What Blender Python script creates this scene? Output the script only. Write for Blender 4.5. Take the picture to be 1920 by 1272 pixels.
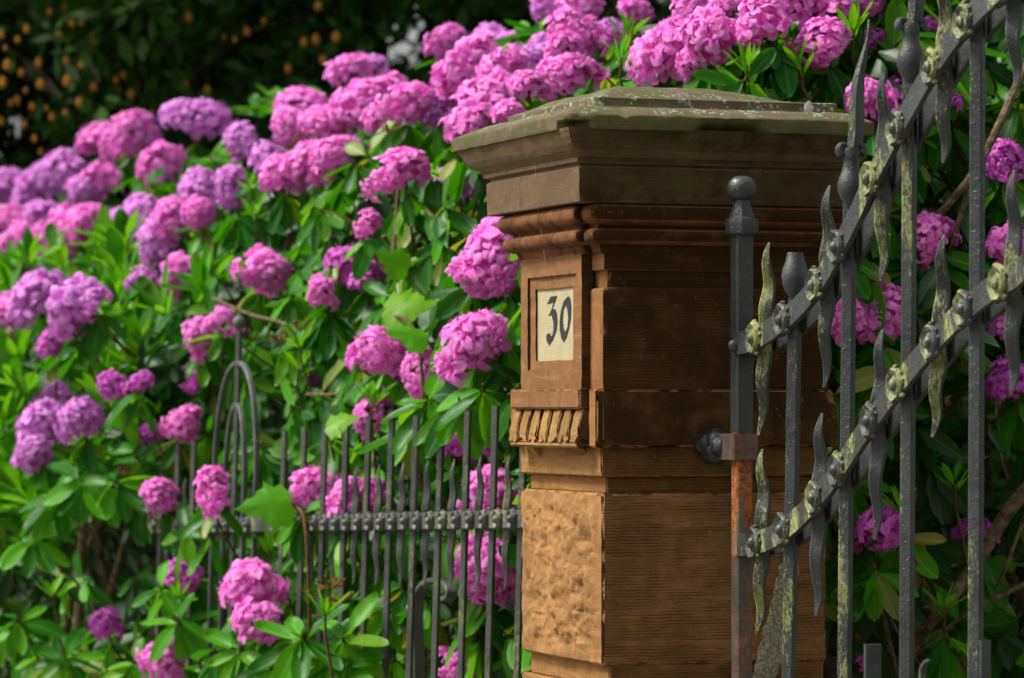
import bpy, math, random
import numpy as np
from mathutils import Vector, Matrix, noise

# ------------------------------------------------------------------ camera, world, sun, exposure
SC = bpy.context.scene
for o in list(bpy.data.objects):
    bpy.data.objects.remove(o)
FPX = 6870.0            # focal length in photo pixels (1920 wide)
HORIZON = 770.0         # photo row of the horizon
YAW = math.atan2(2360.0, FPX)
EYE = Vector((0.0, 0.0, 1.6))
F = Vector((math.sin(YAW), math.cos(YAW), 0))
R = Vector((math.cos(YAW), -math.sin(YAW), 0))
UP = Vector((0, 0, 1))
cam_d = bpy.data.cameras.new('camera')
cam = bpy.data.objects.new('camera', cam_d)
SC.collection.objects.link(cam)
cam.location = EYE
cam.rotation_euler = (math.radians(90), 0, -YAW)
cam_d.sensor_width = 36.0
cam_d.lens = FPX / 1920 * 36.0
cam_d.shift_y = (HORIZON - 636.0) / 1920.0
cam_d.clip_start = 0.1
cam_d.clip_end = 2000
cam_d.dof.use_dof = True
cam_d.dof.focus_distance = 7.45
cam_d.dof.aperture_fstop = 6.4
SC.camera = cam

SUN_EL, SUN_AZ = 52.0, -66.0     # degrees; azimuth clockwise from +Y, so the light comes from the street side
world = bpy.data.worlds.new('World')
SC.world = world
world.use_nodes = True
wn, wl = world.node_tree.nodes, world.node_tree.links
wn.clear()
sky = wn.new('ShaderNodeTexSky'); sky.sky_type = 'NISHITA'; sky.sun_disc = False
sky.sun_elevation = math.radians(SUN_EL); sky.sun_rotation = math.radians(SUN_AZ)
sky.air_density = 1.0; sky.dust_density = 5.0; sky.ozone_density = 1.0
hs = wn.new('ShaderNodeHueSaturation'); hs.inputs['Saturation'].default_value = 0.12
bg = wn.new('ShaderNodeBackground'); bg.inputs['Strength'].default_value = 0.09
wo = wn.new('ShaderNodeOutputWorld')
wl.new(sky.outputs[0], hs.inputs['Color']); wl.new(hs.outputs[0], bg.inputs['Color']); wl.new(bg.outputs[0], wo.inputs['Surface'])
sun_d = bpy.data.lights.new('sun', 'SUN')
sun_d.energy = 2.3; sun_d.angle = math.radians(14); sun_d.color = (1.0, 0.94, 0.84)
sun = bpy.data.objects.new('sun', sun_d); SC.collection.objects.link(sun)
az, el = math.radians(SUN_AZ), math.radians(SUN_EL)
sdir = Vector((math.sin(az) * math.cos(el), math.cos(az) * math.cos(el), math.sin(el)))
sun.rotation_euler = sdir.to_track_quat('Z', 'Y').to_euler()
sun.location = (-10, 5, 15)
SC.view_settings.view_transform = 'Standard'
SC.view_settings.look = 'None'
SC.view_settings.gamma = 1.0
SC.view_settings.use_curve_mapping = False
SC.view_settings.exposure = 0.95
SC.cycles.max_bounces = 8
SC.cycles.transmission_bounces = 6
SC.cycles.use_denoising = True

rng = random.Random(30)
nrng = np.random.default_rng(30)

# ------------------------------------------------------------------ pixel helpers (photo pixel -> direction)
def ray(px, py):
    return F + R * ((px - 960.0) / FPX) + UP * ((HORIZON - py) / FPX)
def on_x(px, py, x):
    d = ray(px, py); return EYE + d * (x / d.x)
def on_y(px, py, y):
    d = ray(px, py); return EYE + d * (y / d.y)
def depth_of(p):
    return (Vector(p) - EYE).dot(F)
def to_px(p):
    q = Vector(p) - EYE; z = q.dot(F)
    return 960 + FPX * q.dot(R) / z, HORIZON - FPX * q.z / z

# ------------------------------------------------------------------ object helpers
COL = SC.collection
def link(o, parent=None):
    COL.objects.link(o)
    if parent is not None:
        o.parent = parent
    return o
def empty(name, loc, label, cat, group=None):
    o = bpy.data.objects.new(name, None); o.empty_display_size = 0.1
    link(o); o.location = loc
    o['label'] = label; o['category'] = cat
    if group: o['group'] = group
    return o
def wm(o):      # world matrix from translation chain without a depsgraph update
    return (wm(o.parent) @ o.matrix_basis) if o.parent else o.matrix_basis.copy()
def place(name, mesh, parent=None, M=None):
    """object with world matrix M (identity by default) under parent"""
    o = bpy.data.objects.new(name, mesh)
    link(o, parent)
    M = M or Matrix()
    o.matrix_basis = (wm(parent).inverted() @ M) if parent else M
    return o
def finish(me, mat, smooth=True, angle=38):
    if mat: me.materials.append(mat)
    if smooth:
        me.polygons.foreach_set('use_smooth', [True] * len(me.polygons))
        if angle: me.set_sharp_from_angle(angle=math.radians(angle))
    me.update()
    return me
class MB:
    def __init__(s): s.v = []; s.f = []
    def add(s, vs, fs):
        b = len(s.v); s.v += [tuple(v) for v in vs]; s.f += [tuple(i + b for i in f) for f in fs]; return s
    def mesh(s, name, mat, smooth=True, angle=38):
        me = bpy.data.meshes.new(name); me.from_pydata(s.v, [], s.f)
        return finish(me, mat, smooth, angle)
    def obj(s, name, mat, parent=None, smooth=True, angle=38):
        return place(name, s.mesh(name, mat, smooth, angle), parent)
def fast_mesh(name, V, T, mat, rnd=None, smooth=True):
    """V (n,3) verts, T (m,k) faces of k corners, rnd per-face attribute"""
    me = bpy.data.meshes.new(name); n, (m, k) = len(V), T.shape
    me.vertices.add(n); me.vertices.foreach_set('co', np.ascontiguousarray(V, dtype=np.float32).ravel())
    me.loops.add(m * k); me.loops.foreach_set('vertex_index', np.ascontiguousarray(T, dtype=np.int32).ravel())
    me.polygons.add(m); me.polygons.foreach_set('loop_start', np.arange(0, m * k, k, dtype=np.int32))
    me.polygons.foreach_set('loop_total', np.full(m, k, dtype=np.int32))
    if smooth: me.polygons.foreach_set('use_smooth', np.ones(m, dtype=bool))
    me.materials.append(mat)
    if rnd is not None:
        a = me.attributes.new('rnd', 'FLOAT', 'FACE'); a.data.foreach_set('value', rnd.astype(np.float32))
    me.update(calc_edges=True)
    return me
def sweep(mb, path, sec, scale=None, ref=Vector((1, 0, 0)), twist=None):
    """sweep the closed polygon sec [(a,b)] along path; a runs along ref"""
    path = [Vector(p) for p in path]; n, k = len(path), len(sec); vs, fs = [], []
    for i, p in enumerate(path):
        t = (path[min(i + 1, n - 1)] - path[max(i - 1, 0)]).normalized()
        s = ref - t * t.dot(ref)
        if s.length < 1e-4: s = Vector((0, 1, 0)) - t * t.y
        s.normalize(); b = t.cross(s)
        sc = scale[i] if scale else 1.0
        if not isinstance(sc, tuple): sc = (sc, sc)
        for (u, w) in sec:
            vs.append(p + s * (u * sc[0]) + b * (w * sc[1]))
    for i in range(n - 1):
        for j in range(k):
            a, c = i * k + j, i * k + (j + 1) % k
            fs.append((a, c, c + k, a + k))
    fs.append(tuple(range(k - 1, -1, -1))); fs.append(tuple((n - 1) * k + j for j in range(k)))
    return mb.add(vs, fs)
def sq(w, h=None, c=0.12):
    h = h or w; a, b = w / 2, h / 2; q = min(a, b) * 2 * c
    return [(a, -b + q), (a, b - q), (a - q, b), (-a + q, b), (-a, b - q), (-a, -b + q), (-a + q, -b), (a - q, -b)]
def rot_sec(sec, deg):
    c, s = math.cos(math.radians(deg)), math.sin(math.radians(deg))
    return [(a * c - b * s, a * s + b * c) for a, b in sec]
def circ(r, n=10):
    return [(r * math.cos(2 * math.pi * i / n), r * math.sin(2 * math.pi * i / n)) for i in range(n)]
def lathe(mb, prof, n=20, M=None, fn=None):
    M = M or Matrix(); vs, fs = [], []
    for (r, z) in prof:
        for j in range(n):
            a = 2 * math.pi * j / n
            rr = r * (fn(a, z) if fn else 1)
            vs.append(M @ Vector((rr * math.cos(a), rr * math.sin(a), z)))
    for i in range(len(prof) - 1):
        for j in range(n):
            fs.append((i * n + j, i * n + (j + 1) % n, (i + 1) * n + (j + 1) % n, (i + 1) * n + j))
    fs.append(tuple(range(n - 1, -1, -1))); m = (len(prof) - 1) * n
    fs.append(tuple(m + j for j in range(n)))
    return mb.add(vs, fs)
def fbm(p, oct=4):
    return noise.fractal(p, 1.0, 2.0, oct)

# ------------------------------------------------------------------ materials
class NT:
    def __init__(s, name):
        s.m = bpy.data.materials.new(name); s.m.use_nodes = True
        s.t = s.m.node_tree; s.t.nodes.clear()
        s.out = s.n('ShaderNodeOutputMaterial')
    def n(s, typ, **kw):
        nd = s.t.nodes.new(typ)
        for k, v in kw.items(): setattr(nd, k, v)
        return nd
    def l(s, a, b): s.t.links.new(a, b)
    def val(s, sock, v):
        if hasattr(v, 'is_output') or hasattr(v, 'links'): s.l(v, sock)
        else: sock.default_value = v
    def noise(s, vec, scale, detail=4, rough=0.55, dist=0.0):
        nd = s.n('ShaderNodeTexNoise'); s.l(vec, nd.inputs['Vector'])
        nd.inputs['Scale'].default_value = scale; nd.inputs['Detail'].default_value = detail
        nd.inputs['Roughness'].default_value = rough; nd.inputs['Distortion'].default_value = dist
        return nd.outputs['Fac']
    def ramp(s, fac, a, b, ca=0.0, cb=1.0):
        nd = s.n('ShaderNodeMapRange'); nd.interpolation_type = 'SMOOTHSTEP'; s.val(nd.inputs[0], fac)
        nd.inputs[1].default_value = a; nd.inputs[2].default_value = b; nd.inputs[3].default_value = ca; nd.inputs[4].default_value = cb
        return nd.outputs[0]
    def math(s, op, a, b=0.0, c=0.0):
        nd = s.n('ShaderNodeMath', operation=op); s.val(nd.inputs[0], a); s.val(nd.inputs[1], b); s.val(nd.inputs[2], c); return nd.outputs[0]
    def mix(s, fac, a, b):
        nd = s.n('ShaderNodeMix', data_type='RGBA'); s.val(nd.inputs[0], fac)
        for i, c in ((6, a), (7, b)):
            if isinstance(c, tuple): nd.inputs[i].default_value = (*c, 1)
            else: s.l(c, nd.inputs[i])
        return nd.outputs[2]
    def vmul(s, vec, xyz):
        nd = s.n('ShaderNodeVectorMath', operation='MULTIPLY'); s.l(vec, nd.inputs[0]); nd.inputs[1].default_value = xyz; return nd.outputs[0]
    def xyz(s, vec):
        nd = s.n('ShaderNodeSeparateXYZ'); s.l(vec, nd.inputs[0]); return nd.outputs
    def bump(s, h, strength, dist, prev=None):
        nd = s.n('ShaderNodeBump'); s.l(h, nd.inputs['Height']); nd.inputs['Strength'].default_value = strength; nd.inputs['Distance'].default_value = dist
        if prev is not None: s.l(prev, nd.inputs['Normal'])
        return nd.outputs[0]
    def bsdf(s, color, rough=0.8, normal=None, spec=0.3, metal=0.0):
        b = s.n('ShaderNodeBsdfPrincipled')
        s.val(b.inputs['Base Color'], (*color, 1) if isinstance(color, tuple) else color)
        s.val(b.inputs['Roughness'], rough); b.inputs['Specular IOR Level'].default_value = spec; b.inputs['Metallic'].default_value = metal
        if normal is not None: s.l(normal, b.inputs['Normal'])
        return b.outputs[0]
    def done(s, sh): s.l(sh, s.out.inputs['Surface']); return s.m

def stone_mat(name, base, soot_jamb=0.5, sfloor=.55, soot_all=0.15, algae=0.0, lichen=0.0, tool='h', tool_amt=1.0, grain=1.0, shift=0.0):
    """red sandstone; soot_jamb is the black crust on the gate side, algae/lichen grow on the weathered cap"""
    t = NT(name); g = t.n('ShaderNodeNewGeometry'); P = g.outputs['Position']; N = t.xyz(g.outputs['True Normal'])
    add = t.n('ShaderNodeVectorMath', operation='ADD'); t.l(P, add.inputs[0]); add.inputs[1].default_value = (shift, shift * .7, 0); P2 = add.outputs[0]
    big = t.noise(P2, 7, 4); mid = t.noise(P2, 34, 5, .6); fine = t.noise(P2, 420, 3, .7); bed = t.noise(t.vmul(P2, (6, 6, 55)), 1, 4, .6, .6)
    dark = tuple(c * .62 for c in base); light = tuple(min(1, c * 1.28) for c in base)
    col = t.mix(t.ramp(big, .35, .68), dark, base)
    col = t.mix(t.math('MULTIPLY', t.ramp(bed, .48, .72), .5), col, light)
    col = t.mix(t.math('MULTIPLY', t.ramp(mid, .5, .75), .45), col, tuple(c * .5 for c in base))
    col = t.mix(t.math('MULTIPLY', t.ramp(fine, .52, .8), .35), col, light)
    col = t.mix(t.math('MULTIPLY', t.ramp(fine, .48, .25), .35), col, tuple(c * .4 for c in base))
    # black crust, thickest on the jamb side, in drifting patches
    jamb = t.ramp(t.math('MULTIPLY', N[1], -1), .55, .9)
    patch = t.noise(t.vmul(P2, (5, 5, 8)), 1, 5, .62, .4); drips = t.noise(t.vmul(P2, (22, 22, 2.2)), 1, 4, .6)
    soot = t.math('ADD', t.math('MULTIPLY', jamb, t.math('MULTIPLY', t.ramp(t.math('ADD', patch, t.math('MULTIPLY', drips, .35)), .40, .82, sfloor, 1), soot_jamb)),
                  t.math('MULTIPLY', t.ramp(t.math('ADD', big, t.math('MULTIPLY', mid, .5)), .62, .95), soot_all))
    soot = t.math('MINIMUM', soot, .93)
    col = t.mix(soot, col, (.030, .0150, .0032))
    chips = t.ramp(t.math('ADD', t.noise(P2, 85, 3, .6), t.math('MULTIPLY', t.noise(P2, 11, 3), .35)), .83, .93)
    col = t.mix(t.math('MULTIPLY', chips, .4), col, base)
    if algae:
        am = t.ramp(t.noise(P2, 13, 5, .65), .44, .7)
        col = t.mix(t.math('MULTIPLY', am, algae), col, (.10, .12, .026))
    if lichen:
        v = t.n('ShaderNodeTexVoronoi'); v.inputs['Scale'].default_value = 95; t.l(P2, v.inputs['Vector'])
        lm = t.math('MULTIPLY', t.ramp(t.math('ADD', v.outputs['Distance'], t.math('MULTIPLY', t.noise(P2, 500, 2), .5)), .72, .6), t.ramp(t.math('ADD', t.noise(P2, 26, 3, .6), t.math('MULTIPLY', t.noise(P2, 8, 2), .5)), .74, .80))
        lm = t.math('MULTIPLY', t.math('MULTIPLY', lm, lichen), t.math('MULTIPLY', t.ramp(t.xyz(P)[2], 2.196, 2.21), t.ramp(t.xyz(P)[2], 2.262, 2.238, .25, 1)))
        col = t.mix(lm, col, (.36, .40, .33))
        mm = t.math('MULTIPLY', t.ramp(t.noise(P2, 9, 4, .65), .5, .62), t.math('MULTIPLY', t.ramp(t.xyz(P)[2], 2.205, 2.19), t.ramp(t.noise(P2, 160, 3), .3, .55)))
        col = t.mix(t.math('MULTIPLY', mm, t.ramp(jamb, 0, 1, .8, .4)), col, (.085, .12, .016))
    # tooling: fine chisel drag lines
    X = t.xyz(P)
    wob = t.math('MULTIPLY', t.noise(P2, 14, 3, .5), .0065)
    co = t.math('ADD', X[2] if tool == 'h' else X[0], wob)
    line = t.math('SINE', t.math('MULTIPLY', co, 2 * math.pi / .0064))
    line = t.math('MULTIPLY', line, t.ramp(t.noise(t.vmul(P2, (14, 14, 60) if tool == 'h' else (60, 60, 14)), 1, 4, .65), .36, .66))
    lm2 = t.math('MULTIPLY', t.ramp(line, .1, -.8), .45 * tool_amt)
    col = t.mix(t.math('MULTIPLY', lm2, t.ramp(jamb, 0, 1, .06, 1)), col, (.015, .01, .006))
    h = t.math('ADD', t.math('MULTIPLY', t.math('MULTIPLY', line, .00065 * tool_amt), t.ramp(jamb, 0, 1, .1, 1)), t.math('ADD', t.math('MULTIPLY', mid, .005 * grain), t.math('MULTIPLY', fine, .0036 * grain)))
    nrm = t.bump(h, 1.0, 1.0)
    return t.done(t.bsdf(col, .93, nrm, .15))

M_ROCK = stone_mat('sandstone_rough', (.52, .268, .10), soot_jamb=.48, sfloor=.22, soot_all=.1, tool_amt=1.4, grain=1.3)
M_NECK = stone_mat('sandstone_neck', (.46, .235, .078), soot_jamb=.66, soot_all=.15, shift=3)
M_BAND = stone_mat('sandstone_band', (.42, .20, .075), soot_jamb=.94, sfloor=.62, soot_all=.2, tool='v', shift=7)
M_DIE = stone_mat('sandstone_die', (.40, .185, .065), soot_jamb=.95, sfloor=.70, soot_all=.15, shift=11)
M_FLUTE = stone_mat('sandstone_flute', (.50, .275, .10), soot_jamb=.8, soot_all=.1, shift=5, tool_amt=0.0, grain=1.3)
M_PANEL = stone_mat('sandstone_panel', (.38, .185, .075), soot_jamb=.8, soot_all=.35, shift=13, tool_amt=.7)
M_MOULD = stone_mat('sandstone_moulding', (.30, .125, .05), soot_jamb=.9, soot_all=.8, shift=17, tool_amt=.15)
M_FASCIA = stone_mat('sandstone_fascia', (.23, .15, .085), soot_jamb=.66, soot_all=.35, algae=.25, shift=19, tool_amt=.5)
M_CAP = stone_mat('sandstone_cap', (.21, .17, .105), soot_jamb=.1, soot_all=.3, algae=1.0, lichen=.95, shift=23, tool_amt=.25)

def iron_mat(name, lichen=.5, rust=0.0, lth=.80, base=(.037, .042, .043)):
    t = NT(name); g = t.n('ShaderNodeNewGeometry'); P = g.outputs['Position']; N = t.xyz(g.outputs['True Normal'])
    mid = t.noise(P, 60, 4, .6); fine = t.noise(P, 260, 3, .6); big = t.noise(P, 9, 4)
    col = t.mix(t.ramp(big, .3, .7), tuple(c * .7 for c in base), tuple(c * 1.25 for c in base))
    col = t.mix(t.math('MULTIPLY', t.ramp(fine, .58, .75), .4), col, (.13, .14, .14))
    rough = t.ramp(mid, .3, .7, .34, .6)
    if rust:
        rm = t.math('MULTIPLY', t.ramp(t.noise(t.vmul(P, (40, 40, 12)), 1, 5, .65), *((.36, .6) if rust < 1 else (.22, .48))), rust)
        rc = t.mix(t.ramp(t.noise(P, 90, 4), .35, .65), (.13, .042, .012), (.42, .115, .018))
        rc = t.mix(t.ramp(t.noise(t.vmul(P, (30, 30, 5)), 1, 3), .5, .66), rc, (.13, .11, .08))
        col = t.mix(rm, col, rc); rough = t.math('MAXIMUM', rough, t.math('MULTIPLY', rm, .9))
    if lichen:
        lf = t.math('ADD', t.noise(t.vmul(P, (1, 1, .3)), 15, 3, .6), t.math('MULTIPLY', t.noise(t.vmul(P, (1, 1, .3)), 260, 4, .75), .75))
        lm = t.math('MULTIPLY', t.ramp(lf, lth + .165, lth + .255), t.ramp(t.math('ADD', t.math('MULTIPLY', N[0], -.75), t.math('ADD', t.math('MULTIPLY', N[2], .7), t.math('MULTIPLY', N[1], -.25))), .05, .4))
        lm = t.math('MULTIPLY', lm, lichen)
        col = t.mix(lm, col, t.mix(t.ramp(t.noise(P, 70, 3), .35, .65), (.19, .21, .045), (.29, .31, .13)))
        rough = t.math('MAXIMUM', rough, t.math('MULTIPLY', lm, .9))
    blister = t.ramp(t.noise(P, 130, 2), .6, .72)
    h = t.math('ADD', t.math('MULTIPLY', mid, .0022), t.math('ADD', t.math('MULTIPLY', fine, .0007), t.math('MULTIPLY', blister, .0009)))
    return t.done(t.bsdf(col, rough, t.bump(h, .9, 1.0), .5))
M_IRON = iron_mat('painted_iron', .9)
M_IRON_PLAIN = iron_mat('painted_iron_clean', .15)
M_IRON_MOSS = iron_mat('painted_iron_lichened', 1.0, base=(.034, .037, .033), lth=.735)
M_RUST = iron_mat('rusted_iron', .2, 1.0, base=(.07, .06, .05))
M_STAIN = iron_mat('rust_stained_iron', .3, .45, base=(.055, .055, .046))
M_CLAMP = iron_mat('clamp_iron', .5, .35, base=(.06, .06, .052))
M_TAR = iron_mat('tarred_anchor', 0, 0, base=(.012, .014, .017))
M_FENCE = iron_mat('fence_iron', .7, base=(.072, .077, .070))

def plain(name, col, rough=.8, spec=.3, nscale=60, var=.4, bumpd=.002):
    t = NT(name); g = t.n('ShaderNodeNewGeometry'); P = g.outputs['Position']
    n1 = t.noise(P, nscale, 5, .6); c = t.mix(t.ramp(n1, .35, .65), tuple(x * (1 - var) for x in col), tuple(min(1, x * (1 + var)) for x in col))
    return t.done(t.bsdf(c, rough, t.bump(n1, .8, bumpd), spec))
def plate_mat():
    t = NT('cream_painted_plate'); g = t.n('ShaderNodeNewGeometry'); P = g.outputs['Position']
    c = t.mix(t.ramp(t.noise(P, 25, 5, .6), .35, .7), (.38, .325, .18), (.43, .375, .22))
    c = t.mix(t.math('MULTIPLY', t.ramp(t.noise(P, 160, 4, .7), .62, .72), .7), c, (.36, .26, .13))
    c = t.mix(t.math('MULTIPLY', t.ramp(t.noise(t.vmul(P, (30, 30, 200)), 1, 3), .55, .75), .35), c, (.45, .36, .2))
    ln = t.noise(t.vmul(P, (20, 20, 260)), 1, 3)
    return t.done(t.bsdf(c, .65, t.bump(ln, .7, .0012), .35))
M_PLATE = plate_mat()
def digit_mat():
    t = NT('worn_black_paint'); g = t.n('ShaderNodeNewGeometry'); P = g.outputs['Position']
    c = t.mix(t.ramp(t.noise(P, 190, 4, .7), .67, .73), (.013, .018, .022), (.42, .34, .2))
    return t.done(t.bsdf(c, .5, None, .4))
M_DIGIT = digit_mat()
M_MORTAR = plain('grey_mortar', (.27, .25, .17), .95, .1, 130, .45, .006)
M_DROPPING = plain('white_dropping', (.62, .6, .54), .9, .1, 200, .25, .002)
M_BARK = plain('grey_brown_bark', (.12, .085, .05), .9, .15, 50, .5, .006)
M_TWIG = plain('brown_twig', (.10, .055, .022), .85, .2, 90, .5, .002)
M_TRUNK = plain('dark_bark', (.05, .038, .028), .95, .1, 20, .5, .01)
M_SOIL = plain('dark_soil', (.035, .026, .018), 1.0, .05, 9, .5, .02)
M_GRASS = plain('dark_lawn', (.035, .06, .015), .95, .05, 25, .5, .02)  # dark green tone for the whole ground sheet
M_ASPHALT = plain('asphalt', (.05, .05, .05), .9, .2, 160, .3, .004)
M_PAVE = plain('concrete_paving', (.24, .22, .19), .9, .15, 30, .25, .003)
M_GRAVEL = plain('drive_gravel', (.17, .15, .12), .95, .1, 120, .5, .012)

def leaf_mat(name, cols, rough=.36, trans=.28, tcol=(.16, .34, .02), under=None, spec=.5):
    """cols: three base colours picked by a per-leaf random number"""
    t = NT(name)
    at = t.n('ShaderNodeAttribute'); at.attribute_name = 'rnd'; oi = t.n('ShaderNodeObjectInfo')
    r = t.math('FRACT', t.math('ADD', at.outputs['Fac'], oi.outputs['Random']))
    c = t.mix(t.ramp(r, 0, .5), cols[0], cols[1]); c = t.mix(t.ramp(r, .72, 1.0), c, cols[2])
    g = t.n('ShaderNodeNewGeometry'); n1 = t.noise(g.outputs['Position'], 40, 3)
    c = t.mix(t.math('MULTIPLY', t.ramp(n1, .4, .7), .3), c, tuple(x * .55 for x in cols[1]))
    md = t.n('ShaderNodeAttribute'); md.attribute_name = 'mid'
    c = t.mix(t.math('MULTIPLY', t.ramp(md.outputs['Fac'], .80, .97), .55), c, tuple(min(1, x * 1.6 + .05) for x in cols[1]))
    u = under or tuple(x * 1.35 + .006 for x in cols[1])
    c = t.mix(g.outputs['Backfacing'], c, u)
    nb = t.bump(t.noise(g.outputs['Position'], 130, 2), .35, .002)
    b = t.bsdf(c, t.math('ADD', rough, t.math('MULTIPLY', g.outputs['Backfacing'], .3)), nb, spec)
    tr = t.n('ShaderNodeBsdfTranslucent'); tr.inputs['Color'].default_value = (*tcol, 1)
    mx = t.n('ShaderNodeMixShader'); mx.inputs[0].default_value = trans
    t.l(b, mx.inputs[1]); t.l(tr.outputs[0], mx.inputs[2])
    return t.done(mx.outputs[0])
L_MATURE = leaf_mat('rhododendron_leaf', ((.008, .070, .003), (.020, .135, .003), (.075, .200, .003)), spec=.14, rough=.36, tcol=(.07, .34, .004))
L_YOUNG_LIT = leaf_mat('young_and_lit_leaf', ((.035, .22, .003), (.07, .31, .004), (.15, .36, .004)), .42, .36, (.2, .52, .008), spec=.18)  # young leaves; on mature shapes it puts light into the leaf colour
L_YELLOW = leaf_mat('old_yellowing_leaf', ((.12, .20, .008), (.18, .24, .009), (.24, .21, .01)), .45, .35, (.4, .38, .02))
L_SHADED = leaf_mat('shaded_inner_leaf', ((.007, .042, .003), (.012, .064, .004), (.03, .09, .004)), .48, .18, (.06, .14, .01))  # inner foliage, with the bush-interior shade put into the leaf colour
L_TREE = leaf_mat('dark_tree_leaf', ((.012, .042, .004), (.022, .070, .005), (.042, .105, .007)), .6, .15, (.03, .06, .008), spec=.2)
L_TREE2 = leaf_mat('woodland_leaf', ((.012, .028, .008), (.022, .046, .012), (.035, .065, .016)), .6, .18, (.05, .1, .012), spec=.2)

def petal_mat(name, c_out, c_in, tcol):
    t = NT(name)
    at = t.n('ShaderNodeAttribute'); at.attribute_name = 'rad'; oi = t.n('ShaderNodeObjectInfo')
    g = t.n('ShaderNodeNewGeometry')
    c = t.mix(t.ramp(at.outputs['Fac'], .15, .6), tuple(x * .72 for x in c_out), c_out)
    c = t.mix(t.math('MULTIPLY', t.ramp(at.outputs['Fac'], .72, 1.0), .75), c, c_in)
    c = t.mix(t.math('MULTIPLY', oi.outputs['Random'], .35), c, tuple(x * .8 for x in c_out))
    c = t.mix(t.math('MULTIPLY', t.ramp(t.noise(g.outputs['Position'], 90, 2), .45, .7), .25), c, tuple(x * .7 for x in c_out))
    b = t.bsdf(c, .6, t.bump(t.noise(g.outputs['Position'], 220, 2), .3, .002), .2)
    tr = t.n('ShaderNodeBsdfTranslucent'); tr.inputs['Color'].default_value = (*tcol, 1)
    mx = t.n('ShaderNodeMixShader'); mx.inputs[0].default_value = .33
    t.l(b, mx.inputs[1]); t.l(tr.outputs[0], mx.inputs[2])
    return t.done(mx.outputs[0])
PETAL = {'P': petal_mat('pink_petal', (.90, .17, .68), (.96, .45, .84), (.95, .21, .78)),
         'M': petal_mat('mauve_petal', (.76, .215, .75), (.88, .48, .88), (.84, .26, .84)),
         'D': petal_mat('deep_magenta_petal', (.66, .10, .58), (.76, .24, .70), (.76, .13, .68))}
M_CLUSTER = plain('orange_bud', (.46, .22, .03), .8, .2, 120, .35, .004)
M_BROWN = plain('withered_head', (.20, .085, .02), .9, .1, 150, .5, .002)

# ------------------------------------------------------------------ ground, road, pavement
def slab(name, x0, x1, y0, y1, z, mat, t=.0):
    mb = MB()
    if t == 0: mb.add([(x0, y0, z), (x1, y0, z), (x1, y1, z), (x0, y1, z)], [(0, 1, 2, 3)])
    else:
        mb.add([(x0, y0, z - t), (x1, y0, z - t), (x1, y1, z - t), (x0, y1, z - t), (x0, y0, z), (x1, y0, z), (x1, y1, z), (x0, y1, z)],
               [(4, 5, 6, 7), (0, 1, 5, 4), (1, 2, 6, 5), (2, 3, 7, 6), (3, 0, 4, 7)])
    o = mb.obj(name, mat, smooth=False); o['kind'] = 'structure'; return o
slab('ground', -600, 600, -600, 600, -.12, M_GRASS)
slab('road', -9, -1.3, -300, 300, -.116, M_ASPHALT)
slab('kerb', -1.3, -1.15, -300, 300, .004, M_PAVE, .12)
slab('pavement', -1.15, 2.7, -300, 300, 0, M_PAVE, .12)
slab('garden_soil', 2.7, 9.0, 7.75, 40, .004, M_SOIL, .12)
slab('drive', 2.7, 60, 2.4, 7.75, 0, M_GRAVEL, .12)

# ------------------------------------------------------------------ pillar
PX0, PX1, PY0, PY1 = 2.61, 3.11, 7.03, 7.53
pillar = empty('gate_pillar', (2.86, 7.28, 0), 'weathered red sandstone gate pillar with moulded cap and house number 30', 'pillar')
def ticks(a, b, step, bev=.004):
    n = max(2, int((b - a - 2 * bev) / step))
    return [a] + [a + bev + (b - a - 2 * bev) * i / n for i in range(n + 1)] + [b]
def stone_box(x0, x1, y0, y1, z0, z1, step=.012, bev=.004, chip=.6, fn=None, amp=.0012):
    xs, ys, zs = ticks(x0, x1, step, bev), ticks(y0, y1, step, bev), ticks(z0, z1, step, bev)
    nx, ny, nz = len(xs) - 1, len(ys) - 1, len(zs) - 1
    idx, vs, fs = {}, [], []
    def vid(i, j, k):
        key = (i, j, k)
        if key not in idx:
            p = Vector((xs[i], ys[j], zs[k]))
            nrm = Vector(((i == nx) - (i == 0), (j == ny) - (j == 0), (k == nz) - (k == 0)))
            cnt = (i in (0, nx)) + (j in (0, ny)) + (k in (0, nz))
            d = amp * fbm(p * 45, 3)
            if cnt >= 2:
                c = bev * (.55 + chip * max(0, fbm(p * 38 + Vector((7, 1, 3)), 4)) * 2.4)
                big = max(0, noise.noise(p * 13 + Vector((3, 9, 1))) - .32) * chip * bev * 9
                p = p - nrm * (c + big)
            else: p = p + nrm * d
            if fn: p = fn(p, nrm)
            idx[key] = len(vs); vs.append(p)
        return idx[key]
    for j in range(ny):
        for k in range(nz):
            fs.append((vid(0, j, k), vid(0, j, k + 1), vid(0, j + 1, k + 1), vid(0, j + 1, k)))
            fs.append((vid(nx, j, k), vid(nx, j + 1, k), vid(nx, j + 1, k + 1), vid(nx, j, k + 1)))
    for i in range(nx):
        for k in range(nz):
            fs.append((vid(i, 0, k), vid(i + 1, 0, k), vid(i + 1, 0, k + 1), vid(i, 0, k + 1)))
            fs.append((vid(i, ny, k), vid(i, ny, k + 1), vid(i + 1, ny, k + 1), vid(i + 1, ny, k)))
    for i in range(nx):
        for j in range(ny):
            fs.append((vid(i, j, 0), vid(i, j + 1, 0), vid(i + 1, j + 1, 0), vid(i + 1, j, 0)))
            fs.append((vid(i, j, nz), vid(i + 1, j, nz), vid(i + 1, j + 1, nz), vid(i, j + 1, nz)))
    return MB().add(vs, fs)
def sstep0(a, b, x):
    t = min(1, max(0, (x - a) / (b - a))); return t * t * (3 - 2 * t)
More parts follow.
